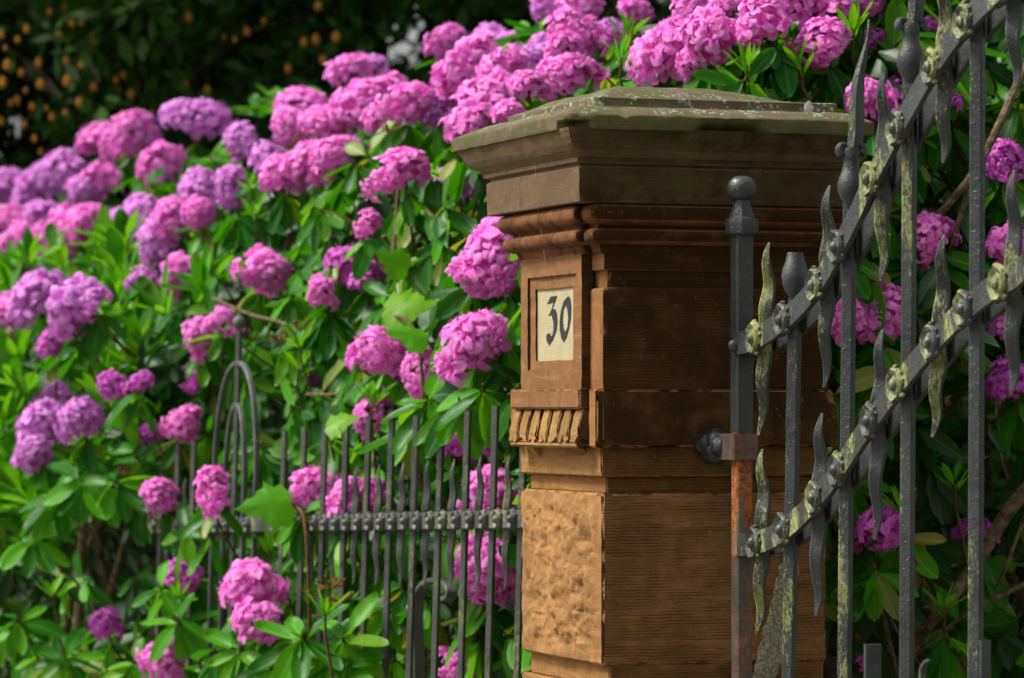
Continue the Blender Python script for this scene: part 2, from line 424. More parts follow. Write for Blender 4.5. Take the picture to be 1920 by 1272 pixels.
def rock(p, n):
    if n.x < -.5:
        q = p * 1.0
        margin = min((q.y - PY0), (PY1 - q.y), (q.z - 1.077), (1.43 - q.z))
        w = min(1, max(0, (margin - .012) / .05)) if q.y < 7.12 else min(1, max(.25, (margin + .01) / .05))
        r = fbm(Vector((q.y * 9, q.z * 8, 2.2)), 4)
        h = fbm(Vector((q.y * 17 + q.z * 9, q.z * 24 - q.y * 5, 5)), 5)
        st = math.floor(h * 4.5) / 4.5; stp = st + min(1, max(0, (h - st) * 4.5 - .55) / .45) / 4.5     # flat flakes with sharp scarps
        h2 = noise.noise(Vector((q.y * 75 + q.z * 30, q.z * 95, 4)))
        p = p + Vector((-1, 0, 0)) * w * (.007 + .003 * r + .011 * stp - .005 * max(0, h2 - .22) * 2)
    return p
# foot (below the picture) and the courses upward
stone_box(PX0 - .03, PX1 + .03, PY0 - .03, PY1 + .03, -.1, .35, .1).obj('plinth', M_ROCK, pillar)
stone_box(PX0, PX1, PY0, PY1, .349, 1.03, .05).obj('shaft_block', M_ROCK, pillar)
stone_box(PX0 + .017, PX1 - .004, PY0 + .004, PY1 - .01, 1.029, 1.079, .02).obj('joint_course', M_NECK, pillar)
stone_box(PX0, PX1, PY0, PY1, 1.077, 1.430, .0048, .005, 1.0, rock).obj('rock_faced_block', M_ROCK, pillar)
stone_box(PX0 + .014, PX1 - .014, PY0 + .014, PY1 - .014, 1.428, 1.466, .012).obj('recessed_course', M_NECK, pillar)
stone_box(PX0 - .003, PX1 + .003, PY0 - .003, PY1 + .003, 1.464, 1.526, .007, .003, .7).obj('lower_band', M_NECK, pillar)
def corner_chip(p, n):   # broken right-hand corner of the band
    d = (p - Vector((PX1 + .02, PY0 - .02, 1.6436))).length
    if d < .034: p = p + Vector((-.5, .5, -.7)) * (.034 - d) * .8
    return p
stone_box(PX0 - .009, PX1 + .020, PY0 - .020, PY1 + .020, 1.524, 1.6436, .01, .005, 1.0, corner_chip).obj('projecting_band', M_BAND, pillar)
stone_box(PX0 - .020, PX0 + .012, PY0 - .0185, 7.056, 1.5235, 1.6438, .006, .004, 1.2).obj('corner_strip', M_BAND, pillar)
stone_box(PX0 - .020, PX0 + .012, 7.503, PY1 + .0185, 1.5235, 1.6438, .006, .004, 1.2).obj('corner_strip', M_BAND, pillar)
stone_box(PX0 - .039, PX0 - .012, 7.062, 7.497, 1.603, 1.6445, .009, .004, .9).obj('ledge', M_PANEL, pillar)
stone_box(PX0 - .042, PX0 - .004, 7.064, 7.494, 1.5225, 1.536, .007, .004, 2.0).obj('flute_bed', M_FLUTE, pillar)
# seven worn flutes under the ledge
for i in range(7):
    yc = 7.086 + i * .0640
    def flute(p, n, yc=yc, i=i):
        t = min(1, max(0, (1.604 - p.z) / .072))
        front = p.x < PX0 - .02
        if front: p = p + Vector((-.015 * t - .003 * math.sin(t * 3.1) + .0018 * fbm(p * 55, 3), 0, 0))
        p = p + Vector((0, (p.y - yc) * (.30 * t - .16), 0))
        if t > .8: p = p + Vector((.010 * max(0, fbm(p * 50, 3)) if front else 0, 0, .020 * max(0, fbm(Vector((p.y * 70, i * 3.1, 3)), 3) + .2) * (t - .8) * 5))
        return p + Vector((0, .002 * fbm(p * 30, 2), 0))
    stone_box(PX0 - .029, PX0 + .008, yc - .0235, yc + .0235, 1.530, 1.6045, .006, .003, 1.2, flute).obj('flute', M_FLUTE, pillar)

def offset_ring(eX, eY, eR, eB, dlt=0.0, ya=7.09, yb=7.48, grow=0.0):
    pts = [(PX0 - eX, PY0 - eY), (PX1 + eR, PY0 - eY), (PX1 + eR, PY1 + eB), (PX0 - eX, PY1 + eB)]
    if dlt > 0:
        pts += [(PX0 - eX, yb + grow), (PX0 - eX - dlt, yb + grow), (PX0 - eX - dlt, ya - grow), (PX0 - eX, ya - grow)]
    return pts
def loft(rings, step=.012, fn=None, amp=.001, closed_top=True, closed_bottom=True):
    """rings: [(pts, z)] with the same number of corners"""
    base = rings[0][0]; n = len(base); seg = []
    for i in range(n):
        a, b = Vector(base[i]), Vector(base[(i + 1) % n]); seg.append(max(2, int((b - a).length / step)))
    vs, fs = [], []; m = sum(seg)
    for (pts, z) in rings:
        zz = z
        for i in range(n):
            a, b = Vector(pts[i]), Vector(pts[(i + 1) % n]); d = (b - a).normalized(); nr = Vector((d.y, -d.x, 0))
            for s in range(seg[i]):
                q = a.lerp(b, s / seg[i]); p = Vector((q.x, q.y, zz))
                p = p + nr * amp * fbm(p * 40, 3)
                if s == 0: p = p - Vector(((p.x > 2.86) - (p.x < 2.86), (p.y > 7.28) - (p.y < 7.28), 0)) * (.0022 + .004 * max(0, fbm(p * 35, 3)))
                if fn: p = fn(p, nr)
                vs.append(p)
    for r in range(len(rings) - 1):
        for j in range(m):
            a, b = r * m + j, r * m + (j + 1) % m
            fs.append((a, b, b + m, a + m))
    if closed_bottom: fs.append(tuple(range(m - 1, -1, -1)))
    if closed_top: fs.append(tuple((len(rings) - 1) * m + j for j in range(m)))
    return MB().add(vs, fs)
def lerp_rings(prof, kw, step=.006):
    """prof [(e, z)] -> rings, subdivided in height"""
    out = []
    for i in range(len(prof) - 1):
        (e0, z0), (e1, z1) = prof[i], prof[i + 1]
        k = max(1, int(math.hypot(e1 - e0, z1 - z0) / step))
        for s in range(k):
            t = s / k; e = e0 + (e1 - e0) * t
            out.append((kw(e), z0 + (z1 - z0) * t))
    e, z = prof[-1]; out.append((kw(e), z)); return out
# die with the tooled field and fillets
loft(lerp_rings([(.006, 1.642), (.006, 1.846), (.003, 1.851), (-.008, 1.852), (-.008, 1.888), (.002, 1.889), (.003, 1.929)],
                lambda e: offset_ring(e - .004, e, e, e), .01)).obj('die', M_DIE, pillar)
# moulded necking breaking forward over the number panel
mp = [(.004, 1.922), (.010, 1.934), (.012, 1.940), (.022, 1.942)]
mp += [(.022 + .014 * math.sin(math.pi * k / 8), 1.957 - .0145 * math.cos(math.pi * k / 8)) for k in range(1, 9)]
mp += [(.017, 1.973), (.017, 1.979), (.024, 1.983)]
mp += [(.026 + .018 * math.sin(math.pi * k / 8), 2.003 - .0185 * math.cos(math.pi * k / 8)) for k in range(1, 8)] + [(.028, 2.0235)]
def arc_smooth(p):
    return p
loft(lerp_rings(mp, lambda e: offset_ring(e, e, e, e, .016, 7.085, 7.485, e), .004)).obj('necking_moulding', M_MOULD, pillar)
# fascia with cyma under the slab
def cornice_ring(t):   # t=0 fascia, t=1 slab
    A, B = (.066, .040, .030, .05), (.110, .088, .070, .165)
    return offset_ring(*[a + (b - a) * t for a, b in zip(A, B)])
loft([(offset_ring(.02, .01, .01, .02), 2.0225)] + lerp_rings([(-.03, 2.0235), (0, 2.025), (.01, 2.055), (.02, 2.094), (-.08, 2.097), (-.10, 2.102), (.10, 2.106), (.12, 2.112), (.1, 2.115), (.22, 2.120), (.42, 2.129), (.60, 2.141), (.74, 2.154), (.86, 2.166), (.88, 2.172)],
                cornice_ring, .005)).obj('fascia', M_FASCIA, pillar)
def slab_fn(p, nr):
    q = p.copy()
    # broken lower edge on the gate side and a knocked-off near corner
    if nr.y < -.5:
        x = q.x
        k = math.exp(-((x - 2.86) / .072) ** 4) * (1 + .5 * fbm(Vector((x * 40, 1, 2)), 3))
        low = max(0, (2.197 - q.z) / .027)
        q.y += k * low * .046 + .004 * max(0, fbm(Vector((x * 30, q.z * 30, 4)), 3))
        q.z -= .006 * max(0, 1 - abs(x - 2.628) / .013) * (q.z > 2.185)
    d = math.hypot(q.x - (PX0 - .11), q.y - (PY0 - .088))
    if d < .06:
        w = (.06 - d) * (1.15 if q.z < 2.186 else .35); q.x += w * .5 + .004 * fbm(q * 60, 3); q.y += w * .6; q.z += .003 * fbm(q * 50, 3)
    q += nr * .0022 * fbm(q * 22 + Vector((4, 4, 4)), 4)
    q.z += .0014 * fbm(Vector((q.x * 30, q.y * 30, 1)), 4)
    return q
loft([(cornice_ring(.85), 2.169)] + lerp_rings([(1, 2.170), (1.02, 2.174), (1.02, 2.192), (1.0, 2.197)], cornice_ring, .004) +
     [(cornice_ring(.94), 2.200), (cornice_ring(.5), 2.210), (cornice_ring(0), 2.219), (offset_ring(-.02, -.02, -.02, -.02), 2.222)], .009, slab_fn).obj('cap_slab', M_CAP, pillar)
def top_fn(p, nr):
    q = p.copy()
    q.z += .003 * fbm(Vector((q.x * 11, q.y * 11, 3)), 4) * (1 if q.z > 2.25 else .15)
    q += nr * .002 * fbm(q * 26, 3)
    if q.x > 2.88 and q.z > 2.242: q.z -= min(q.z - 2.241, (q.x - 2.88) * .13)
    return q
top_rings = [(offset_ring(.046, .044, .044, .06), 2.209), (offset_ring(.036, .034, .034, .055), 2.213), (offset_ring(.028, .026, .026, .05), 2.217), (offset_ring(.023, .021, .021, .045), 2.223), (offset_ring(.021, .019, .019, .042), 2.231), (offset_ring(.020, .018, .018, .041), 2.239), (offset_ring(.017, .015, .015, .038), 2.241)]
for e, z in ((.004, 2.246), (-.014, 2.254), (-.032, 2.262), (-.046, 2.267), (-.056, 2.2695), (-.09, 2.2715), (-.14, 2.273)):
    top_rings.append((offset_ring(e, e, e, e + .015), z))
loft(top_rings, .011, top_fn).obj('cap_top', M_CAP, pillar)
# white dropping on the cap edge
def blob(name, c, rx, rz, nrm_y, mat, parent, seed, th=.004, n=22):
    vs, fs = [Vector(c) + Vector((0, -th, 0))], []
    for ring, k in ((.55, .9), (1.0, 0.0)):
        for j in range(n):
            a = 2 * math.pi * j / n; w = ring * (1 + .45 * fbm(Vector((math.cos(a) * 2, math.sin(a) * 2, seed)), 3))
            vs.append(Vector(c) + Vector((math.cos(a) * rx * w, -th * k - .0006 + nrm_y * math.sin(a) * rz * w, math.sin(a) * rz * w)))
    for j in range(n):
        j2 = (j + 1) % n; fs += [(0, 1 + j, 1 + j2), (1 + j, 1 + n + j, 1 + n + j2, 1 + j2)]
    return MB().add(vs, fs).obj(name, mat, parent)
c = on_y(1516, 203, PY0 - .027); blob('bird_dropping', c, .011, .014, 0.0, M_DROPPING, pillar, 3, .003)
# mortar smear on the jamb, proud of the tooled face
def smear():
    outline = [(1412, 1272), (1420, 1225), (1432, 1180), (1447, 1120), (1462, 1060), (1478, 1010), (1490, 1012), (1497, 1060), (1492, 1110), (1484, 1150), (1478, 1200), (1470, 1240), (1455, 1272), (1440, 1300), (1422, 1295)]
    pts = [on_y(x, y, PY0) for x, y in outline]; c = sum(pts, Vector()) / len(pts); vs, fs = [c + Vector((0, -.006, 0))], []
    dense = []
    for i in range(len(pts)):
        a, b = pts[i], pts[(i + 1) % len(pts)]
        for s in range(4):
            q = a.lerp(b, s / 4); q = q + Vector((fbm(q * 70, 3) * .007, 0, fbm(q * 60 + Vector((5, 5, 5)), 3) * .006)); dense.append(q)
    n = len(dense)
    for w, h in ((.5, -.007), (.85, -.005), (1, .001)):
        for q in dense:
            r = c + (q - c) * w; vs.append(Vector((r.x, PY0 + h + (.003 * fbm(r * 60, 3) if w < 1 else 0), r.z)))
    for j in range(n):
        j2 = (j + 1) % n; fs.append((0, 1 + j, 1 + j2))
        for k in range(2):
            fs.append((1 + k * n + j, 1 + (k + 1) * n + j, 1 + (k + 1) * n + j2, 1 + k * n + j2))
    return MB().add(vs, fs).obj('mortar_smear', M_MORTAR, pillar)
smear()

def thread(pts, name, parent):
    sweep(MB(), pts, circ(.0005, 4)).obj(name, M_WEB, parent)
M_WEB = plain('cobweb', (.45, .45, .42), .6, .3, 200, .1, .001)
a_, b_ = on_x(1003, 300, PX0 - .075), on_x(1024, 505, PX0 - .024)
thread([a_, a_.lerp(b_, .5) + Vector((-.004, 0, .0)), b_], 'cobweb_thread', pillar)
# number panel: stepped frame around the plate
PA = PX0 - .021
def panel():
    Y0, Y1, Z0, Z1 = 7.095, 7.477, 1.6425, 1.929
    oy0, oy1, oz0, oz1 = 7.131, 7.434, 1.686, 1.884
    iy0, iy1, iz0, iz1 = 7.163, 7.398, 1.705, 1.858
    d1, d2 = PA + .006, PA + .012
    ys = sorted(set([Y0, Y1, oy0, oy1, iy0, iy1] + [Y0 + (Y1 - Y0) * i / 34 for i in range(35)]))
    zs = sorted(set([Z0, Z1, oz0, oz1, iz0, iz1] + [Z0 + (Z1 - Z0) * i / 28 for i in range(29)]))
    mb = MB()
    def dep(y, z):
        if iy0 < y < iy1 and iz0 < z < iz1: return 2
        if oy0 < y < oy1 and oz0 < z < oz1: return 1
        return 0
    lv = [PA, d1, d2]
    def J(y, z, l):
        p = Vector((lv[l], y, z)); w = fbm(p * 50, 3)
        return p + Vector((-.0012 * w, .0016 * fbm(Vector((l, z * 45, y * 9)), 3), .0016 * fbm(Vector((l + 5, y * 45, z * 9)), 3)))
    G = {}
    vid = {}
    def V(i, j, l):
        k = (i, j, l)
        if k not in vid: vid[k] = len(mb.v); mb.v.append(tuple(J(ys[i], zs[j], l)))
        return vid[k]
    for i in range(len(ys) - 1):
        for j in range(len(zs) - 1):
            G[i, j] = dep((ys[i] + ys[i + 1]) / 2, (zs[j] + zs[j + 1]) / 2)
    for (i, j), l in G.items():
        if l < 2: mb.f.append((V(i, j, l), V(i, j + 1, l), V(i + 1, j + 1, l), V(i + 1, j, l)))
        for di, dj, ea, eb in ((1, 0, (1, 0), (1, 1)), (-1, 0, (0, 1), (0, 0)), (0, 1, (1, 1), (0, 1)), (0, -1, (0, 0), (1, 0))):
            m = G.get((i + di, j + dj), -1)
            if m > l:   # wall stepping down into the stone
                for k in range(l, m):
                    mb.f.append((V(i + ea[0], j + ea[1], k), V(i + eb[0], j + eb[1], k), V(i + eb[0], j + eb[1], k + 1), V(i + ea[0], j + ea[1], k + 1)))
            if m == -1:
                a, b = V(i + ea[0], j + ea[1], l), V(i + eb[0], j + eb[1], l)
                va, vb = mb.v[a], mb.v[b]; n = len(mb.v); mb.v += [(PX0 + .004, va[1], va[2]), (PX0 + .004, vb[1], vb[2])]
                mb.f.append((a, b, n + 1, n))
    mb.obj('number_panel', M_PANEL, pillar, True, 30)
    pb = MB(); xp = d2 - .0016; b = xp + .005
    pb.add([(xp, iy0 - .002, iz0 - .002), (xp, iy1 + .002, iz0 - .002), (xp, iy1 + .002, iz1 + .002), (xp, iy0 - .002, iz1 + .002),
            (b, iy0 - .002, iz0 - .002), (b, iy1 + .002, iz0 - .002), (b, iy1 + .002, iz1 + .002), (b, iy0 - .002, iz1 + .002)],
           [(0, 3, 2, 1), (0, 1, 5, 4), (1, 2, 6, 5), (2, 3, 7, 6), (3, 0, 4, 7)])
    plate = pb.obj('number_plate', M_PLATE, pillar, False)
    three = [(490, 617), (555, 611), (508, 740), (535, 742), (552, 790), (557, 870), (548, 950), (515, 1045), (474, 1103), (450, 1060), (444, 1012), (458, 982), (484, 985), (490, 1012), (508, 1000), (518, 940), (516, 870), (497, 800), (468, 810), (498, 745), (517, 676), (453, 694)]
    zo = [(665, 610), (685, 640), (694, 720), (690, 830), (672, 940), (645, 1030), (619, 1073), (595, 1030), (580, 950), (578, 860), (590, 760), (620, 660)]
    zi = [(637, 700), (655, 745), (664, 830), (655, 920), (635, 968), (617, 930), (610, 850), (618, 750)]
    def pp(c): return on_x(c[0] / 5.3 + 940, c[1] / 5.3 + 440, xp - .0008)
    import bmesh
    for nm, loops in (('digit_three', [three]), ('digit_zero', [zo, zi])):
        bm = bmesh.new(); es = []
        for lp in loops:
            vv = [bm.verts.new(pp(c)) for c in lp]
            es += [bm.edges.new((vv[i], vv[(i + 1) % len(vv)])) for i in range(len(vv))]
        bmesh.ops.triangle_fill(bm, edges=es, use_beauty=True)
        me = bpy.data.meshes.new(nm); bm.to_mesh(me); bm.free(); me.materials.append(M_DIGIT)
        place(nm, me, plate)
panel()

# ------------------------------------------------------------------ iron pieces shared by gate and fence
def wavy(pxs, x, w0, amp, seed, n=26, xoff=0.0, top_taper=.45, flat=.7):
    """flame dart through three photo points (top, middle, bottom) in the plane X=x"""
    a, m, b = [on_x(px, py, x) for px, py in pxs]
    return wavy_pts(a, m, b, w0, amp, seed, n, flat)
def wavy_pts(a, m, b, w0, amp, seed, n=26, flat=.7):
    r = random.Random(seed); ph = r.uniform(-.4, .4); path, sc = [], []
    for i in range(n + 1):
        t = i / n
        p = a.lerp(m, t * 2) if t < .5 else m.lerp(b, t * 2 - 1)
        s = abs(t * 2 - 1)
        wv = math.sin((t - .5) * math.pi * 6.4 + ph) * amp * (.75 + .5 * s) * min(1, s * 5)
        p = p + Vector((wv, wv * .7, 0))
        k = 1 - .86 * max(0, (s - .42) / .58) ** 1.5 + .07 * math.sin(s * 9)
        path.append(p); sc.append(max(.16, k))
    return sweep(MB(), path, rot_sec(sq(w0, w0 * flat, .14), 35), sc)
def ball_prof(r, zc, n=12, squash=.86):
    return [(max(.0005, r * math.sin(math.pi * i / n)), zc - r * squash * math.cos(math.pi * i / n)) for i in range(n + 1)]
# rosette, axis along -X, built at the origin
TOX = Matrix.Rotation(math.radians(-90), 4, 'Y')   # local +Z -> -X
def rosette_mesh(name, r, mat, seed):
    mb = MB(); rr = random.Random(seed)
    lathe(mb, [(r * .92, -.004), (r, 0), (r * .98, .004), (r * .86, .0075), (r * .70, .0055), (r * .55, .0035), (r * .40, .005)], 22, TOX @ Matrix.Diagonal((1.02, .96, 1.5, 1)).to_4x4(), lambda a, z: 1 + .05 * math.sin(a * 7 + seed))
    for k in range(7):   # curled lobes peeping out round the rim
        a = rr.uniform(0, 6.28) if k > 4 else k * 1.256 + rr.uniform(-.3, .3)
        c = Vector((-.001, math.sin(a) * r * .97, math.cos(a) * r * .99))
        lathe(mb, ball_prof(r * rr.uniform(.13, .21), 0, 6), 8, Matrix.Translation(c) @ Matrix.Rotation(a, 4, 'X'))
    return mb.mesh(name, mat)
def rivet_mesh(name, r, mat):
    mb = MB(); lathe(mb, [(r, -.002), (r * .96, .003), (r * .8, .008), (r * .45, .0115), (.0006, .0125)], 14, TOX); return mb.mesh(name, mat)
ROS = [rosette_mesh('rosette', .033, M_IRON_MOSS, s) for s in (1, 2, 3)]
RIV = rivet_mesh('rivet', .013, M_IRON)
ROSF = [rosette_mesh('rosette_fence', .024, M_FENCE, s) for s in (4, 5)]
RIVF = rivet_mesh('rivet_fence', .011, M_FENCE)
def add_rosette(parent, p, meshes, riv, k, tilt=0):
    o = place('rosette', meshes[k % len(meshes)], parent, Matrix.Translation(p) @ Matrix.Rotation(tilt, 4, 'X'))
    place('rivet', riv, o, Matrix.Translation(p + Vector((-.004, 0, 0))))
    return o

# ------------------------------------------------------------------ gate
GX = 2.86
gate = empty('iron_gate', (GX, 6.9, 0), 'dark grey wrought iron gate with two swooping rails, flame darts and rosettes', 'gate')
BAR = rot_sec(sq(.0225, .0225, .1), 45)
def vbar(px_top, py_top, px_bot, x, z_bot=.12, sec=BAR, mat=M_IRON, name='gate_bar', parent=None, n=14):
    a = on_x(px_top, py_top, x); b = on_x(px_bot, 1272, x)
    d = (b - a) / (a.z - b.z); e = b + d * (b.z - z_bot)
    path = [a.lerp(e, i / n) + Vector((.0008 * fbm(Vector((i * .7, px_top, 0)), 2), .0008 * fbm(Vector((i * .7, px_top, 5)), 2), 0)) for i in range(n + 1)]
    return sweep(MB(), path, sec).obj(name, mat, parent or gate)
# hinge post: grey upper part, rusted lower part, turned head
hp_top = on_x(1391, 440, GX); hp_y = hp_top.y
def post(z0, z1, w, mat, name='hinge_post'):
    n = 16; path = [Vector((GX + .0007 * fbm(Vector((i, 3, z0)), 2), hp_y, z0 + (z1 - z0) * i / n)) for i in range(n + 1)]
    return sweep(MB(), path, sq(w, w, .1)).obj(name, mat, gate)
zc1 = on_x(1385, 806, GX).z; zc0 = on_x(1385, 862, GX).z
z_top = on_x(1391, 442, GX).z
post(zc1 - .004, z_top + .004, .0375, M_IRON_PLAIN)
zr = on_x(1385, 1040, GX).z
post(zr, zc1, .0345, M_RUST, 'rusted_post')
post(.05, zr + .002, .0345, M_STAIN, 'lower_post')
def zat(py): return on_x(1391, py, GX).z
HT = Matrix.Translation((GX, hp_y, 0))
mb = MB()
lathe(mb, [(.0255, zat(443)), (.033, zat(438)), (.034, zat(430)), (.034, zat(418)), (.032, zat(411)), (.024, zat(407))], 8, HT @ Matrix.Rotation(math.radians(22.5), 4, 'Z'), )
mb.obj('collar', M_IRON_PLAIN, gate, True, 30)
mb = MB(); lathe(mb, [(.026, zat(409)), (.0235, zat(400)), (.019, zat(388)), (.0165, zat(374)), (.0165, zat(368))], 8, HT @ Matrix.Rotation(math.radians(22.5), 4, 'Z'))
mb.obj('neck', M_IRON_PLAIN, gate, True, 30)
mb = MB(); zb, rb = (zat(330) + zat(379)) / 2, .0305
lathe(mb, [(max(.0005, rb * abs(math.sin(math.pi * i / 14)) ** .8), zb - .0267 * (1 if i != 14 else .93) * math.cos(math.pi * i / 14)) for i in range(15)], 24, HT)
mb.obj('ball_finial', M_IRON_PLAIN, gate)
# clamp strap round the post, running into the pillar with its tarred anchor
def chbox(x0, x1, y0, y1, z0, z1, c=.12):
    n = 6; path = [Vector(((x0 + x1) / 2, (y0 + y1) / 2, z0 + (z1 - z0) * i / n)) for i in range(n + 1)]
    return sweep(MB(), path, sq(x1 - x0, y1 - y0, c))
chbox(GX - .031, GX + .026, hp_y - .027, PY0 + .01, zc0, zc1 - .008, .06).obj('clamp', M_CLAMP, gate)
mb = MB()
for dx, dy, dz, rr in ((-.030, -.070, .000, .025), (-.030, -.045, .010, .024), (-.034, -.050, -.014, .024), (-.034, -.018, .006, .026), (-.030, -.012, -.016, .022), (-.020, -.02, .022, .018), (-.044, -.004, .0, .02)):
    c = Vector((GX + dx + .008, PY0 + dy - .02, (zc0 + zc1) / 2 - .004 + dz))
    lathe(mb, ball_prof(rr, 0, 8, 1.0), 12, Matrix.Translation(c), lambda a, z: 1 + .2 * fbm(Vector((math.cos(a) * 2, math.sin(a) * 2, z * 60 + dz * 99)), 3))
mb.obj('hinge_anchor', M_TAR, gate)
# two swooping double rails
XF, XB = GX - .0215, GX + .0215
def smooth_path(pts, n=60):
    out = []
    P = [pts[0] + (pts[0] - pts[1])] + pts + [pts[-1] + (pts[-1] - pts[-2])]
    m = len(pts) - 1
    for i in range(n + 1):
        u = i / n * m; k = min(int(u), m - 1); t = u - k
        a, b, c, d = P[k], P[k + 1], P[k + 2], P[k + 3]
        out.append(.5 * ((2 * b) + (c - a) * t + (2 * a - 5 * b + 4 * c - d) * t * t + (3 * b - a - 3 * c + d) * t ** 3))
    return out
up_px = [(1386, 644), (1412, 638), (1452, 615), (1495, 580), (1535, 532), (1570, 472), (1602, 410), (1632, 345), (1665, 280), (1702, 212), (1745, 137), (1790, 70), (1835, 18), (1880, -22), (1960, -75)]
lo_px = [(1386, 1022), (1412, 1020), (1452, 1007), (1495, 975), (1530, 938), (1570, 888), (1618, 815), (1665, 750), (1708, 694), (1752, 642), (1800, 592), (1850, 550), (1900, 520), (1960, 490)]
def rail_curve(pxs):
    pts = [on_x(px, py, XF) for px, py in pxs]
    last = pts[-1]
    return pts + [Vector((XF, last.y - .45, last.z + .02))]
UPR, LOR = smooth_path(rail_curve(up_px)), smooth_path(rail_curve(lo_px))
for path in (UPR, LOR):
    q = [p.copy() for p in path]
    q[0] = q[0] + Vector((0, .0, 0))
    sweep(MB(), q, sq(.0105, .046, .08)).obj('rail', M_IRON_MOSS if path is LOR else M_IRON, gate)
    sweep(MB(), [Vector((XB, p.y, p.z)) for p in q], sq(.0105, .046, .08)).obj('rail', M_IRON_PLAIN, gate)
    st = path[0]   # lug joining the double rail to the post
    chbox(XF - .004, XB + .004, st.y - .012, hp_y - .012, st.z - .022, st.z + .022, .08).obj('rail_lug', M_RUST if path is LOR else M_IRON, gate)
def z_on(path, y):
    for a, b in zip(path, path[1:]):
        if (a.y - y) * (b.y - y) <= 0 and abs(a.y - b.y) > 1e-6: return a.z + (b.z - a.z) * (a.y - y) / (a.y - b.y)
    return path[-1].z
# square bars set on edge
bars = [(1491, 560, 1479), (1594, 380, 1583), (1706, 140, 1700), (1834, -160, 1829), (1968, -250, 1966), (2120, -250, 2119)]
bar_y = []
for (pt, yt, pb) in bars:
    vbar(pt, yt, pb, GX); bar_y.append(on_x(pt, 600, GX).y)
# bud on the first bar
B0 = on_x(1491, 560, GX); BT = Matrix.Translation((B0.x, B0.y, 0))
def zz(px, py): return on_x(px, py, GX).z
mb = MB()
lathe(mb, [(.012, zz(1491, 566)), (.014, zz(1491, 556)), (.024, zz(1491, 545)), (.0290, zz(1491, 530)), (.0305, zz(1491, 518)), (.0275, zz(1491, 504)), (.0215, zz(1491, 490)), (.0185, zz(1491, 478)), (.0175, zz(1491, 474))], 22, BT,
      lambda a, z: 1 + .13 * math.cos(2 * (a - .9)) - .10 * max(0, math.cos(a * 2 + 1.0)) ** 6)
mb.obj('bud_finial', M_IRON_PLAIN, gate)
# flame finials with bulb and volutes on the tall bars
def flame_finial(px, y_bulb, dpx):
    b = on_x(px, y_bulb, GX); s = depth_of(b) / FPX; T = Matrix.Translation((b.x, b.y, b.z))
    mb = MB()
    lathe(mb, [(.011, -44 * s), (.0145, -36 * s), (.021, -26 * s), (.0265, -12 * s), (.027, 0), (.0245, 12 * s), (.019, 24 * s), (.016, 36 * s), (.0165, 48 * s), (.018, 58 * s), (.016, 68 * s)], 22, T,
          lambda a, z: 1 - .10 * max(0, math.cos(a * 2 + .6)) ** 8)
    mb.obj('bulb', M_IRON_PLAIN, gate)
    for sgn in (-1, 1):   # curled volute, a hooked tapering scroll
        path, sc = [], []
        for i in range(13):
            t = i / 12; a = math.radians(-60 + 230 * t); r = .0105 * (1 - .4 * t)
            c = Vector((sgn * (.008 + r * math.cos(a) * .9 + .006), -sgn * .004, 62 * s + .004 + r * math.sin(a)))
            path.append(b + c); sc.append(1 - .5 * t)
        sweep(MB(), path, sq(.019, .016, .25), sc, Vector((0, 1, 0))).obj('volute', M_IRON_PLAIN, gate)
    a = b + Vector((0, 0, (y_bulb - dpx[1]) * s)); d = (dpx[0] - px) * s
    path, sc = [], []
    for i in range(25):
        t = i / 24; z = 55 * s + ((y_bulb - dpx[1]) * s - 55 * s) * t
        wv = .005 * math.sin(t * math.pi * 2.6 + .5) * (1 - .3 * t)
        path.append(b + Vector((d * .95 * t + wv, -d * .3 * t, z))); sc.append(max(.22, 1.0 + .18 * math.sin(t * 5) - .85 * t ** 2.2))
    sweep(MB(), path, rot_sec(sq(.0275, .018, .14), 35), sc).obj('flame_tip', M_IRON, gate)
flame_finial(1596, 346, (1628, 36))
flame_finial(1708, 112, (1742, -200))
# flame darts through the rails
ups = [((1441, 455), (1438, 618), (1425, 817)), ((1552, 348), (1552, 515), (1546, 728)), ((1656, 137), (1656, 330), (1655, 527)), ((1770, -60), (1772, 120), (1769, 306)), ((1901, -170), (1900, -20), (1905, 165)), ((2040, -250), (2040, -70), (2040, 120))]
los = [((1428, 843), (1432, 1010), (1421, 1190)), ((1539, 775), (1535, 950), (1531, 1156)), ((1652, 618), (1648, 790), (1641, 1012)), ((1768, 440), (1764, 640), (1750, 820)), ((1899, 320), (1902, 525), (1898, 742)), ((2040, 270), (2040, 470), (2040, 690))]
dart_y = []
for k, d in enumerate(ups + los):
    m = wavy(d, GX, .0265, .0056, k); m.obj('flame_dart', M_IRON if k % 3 else M_IRON_MOSS, gate)
for k, d in enumerate(ups): dart_y.append(on_x(d[1][0], d[1][1], GX).y)
k = 0
for path in (UPR, LOR):
    for y in bar_y[:5] + dart_y[:5]:
        i = min(range(len(path)), key=lambda j: abs(path[j].y - y)); dy = path[min(i + 1, len(path) - 1)] - path[max(i - 1, 0)]
        add_rosette(gate, Vector((XF - .0045, y, z_on(path, y))), ROS, RIV, k, math.atan2(dy.z, -dy.y) * -.5); k += 1
place('rivet', RIV, gate, Matrix.Translation(Vector((XF - .007, hp_y - .028, UPR[0].z - .004))))
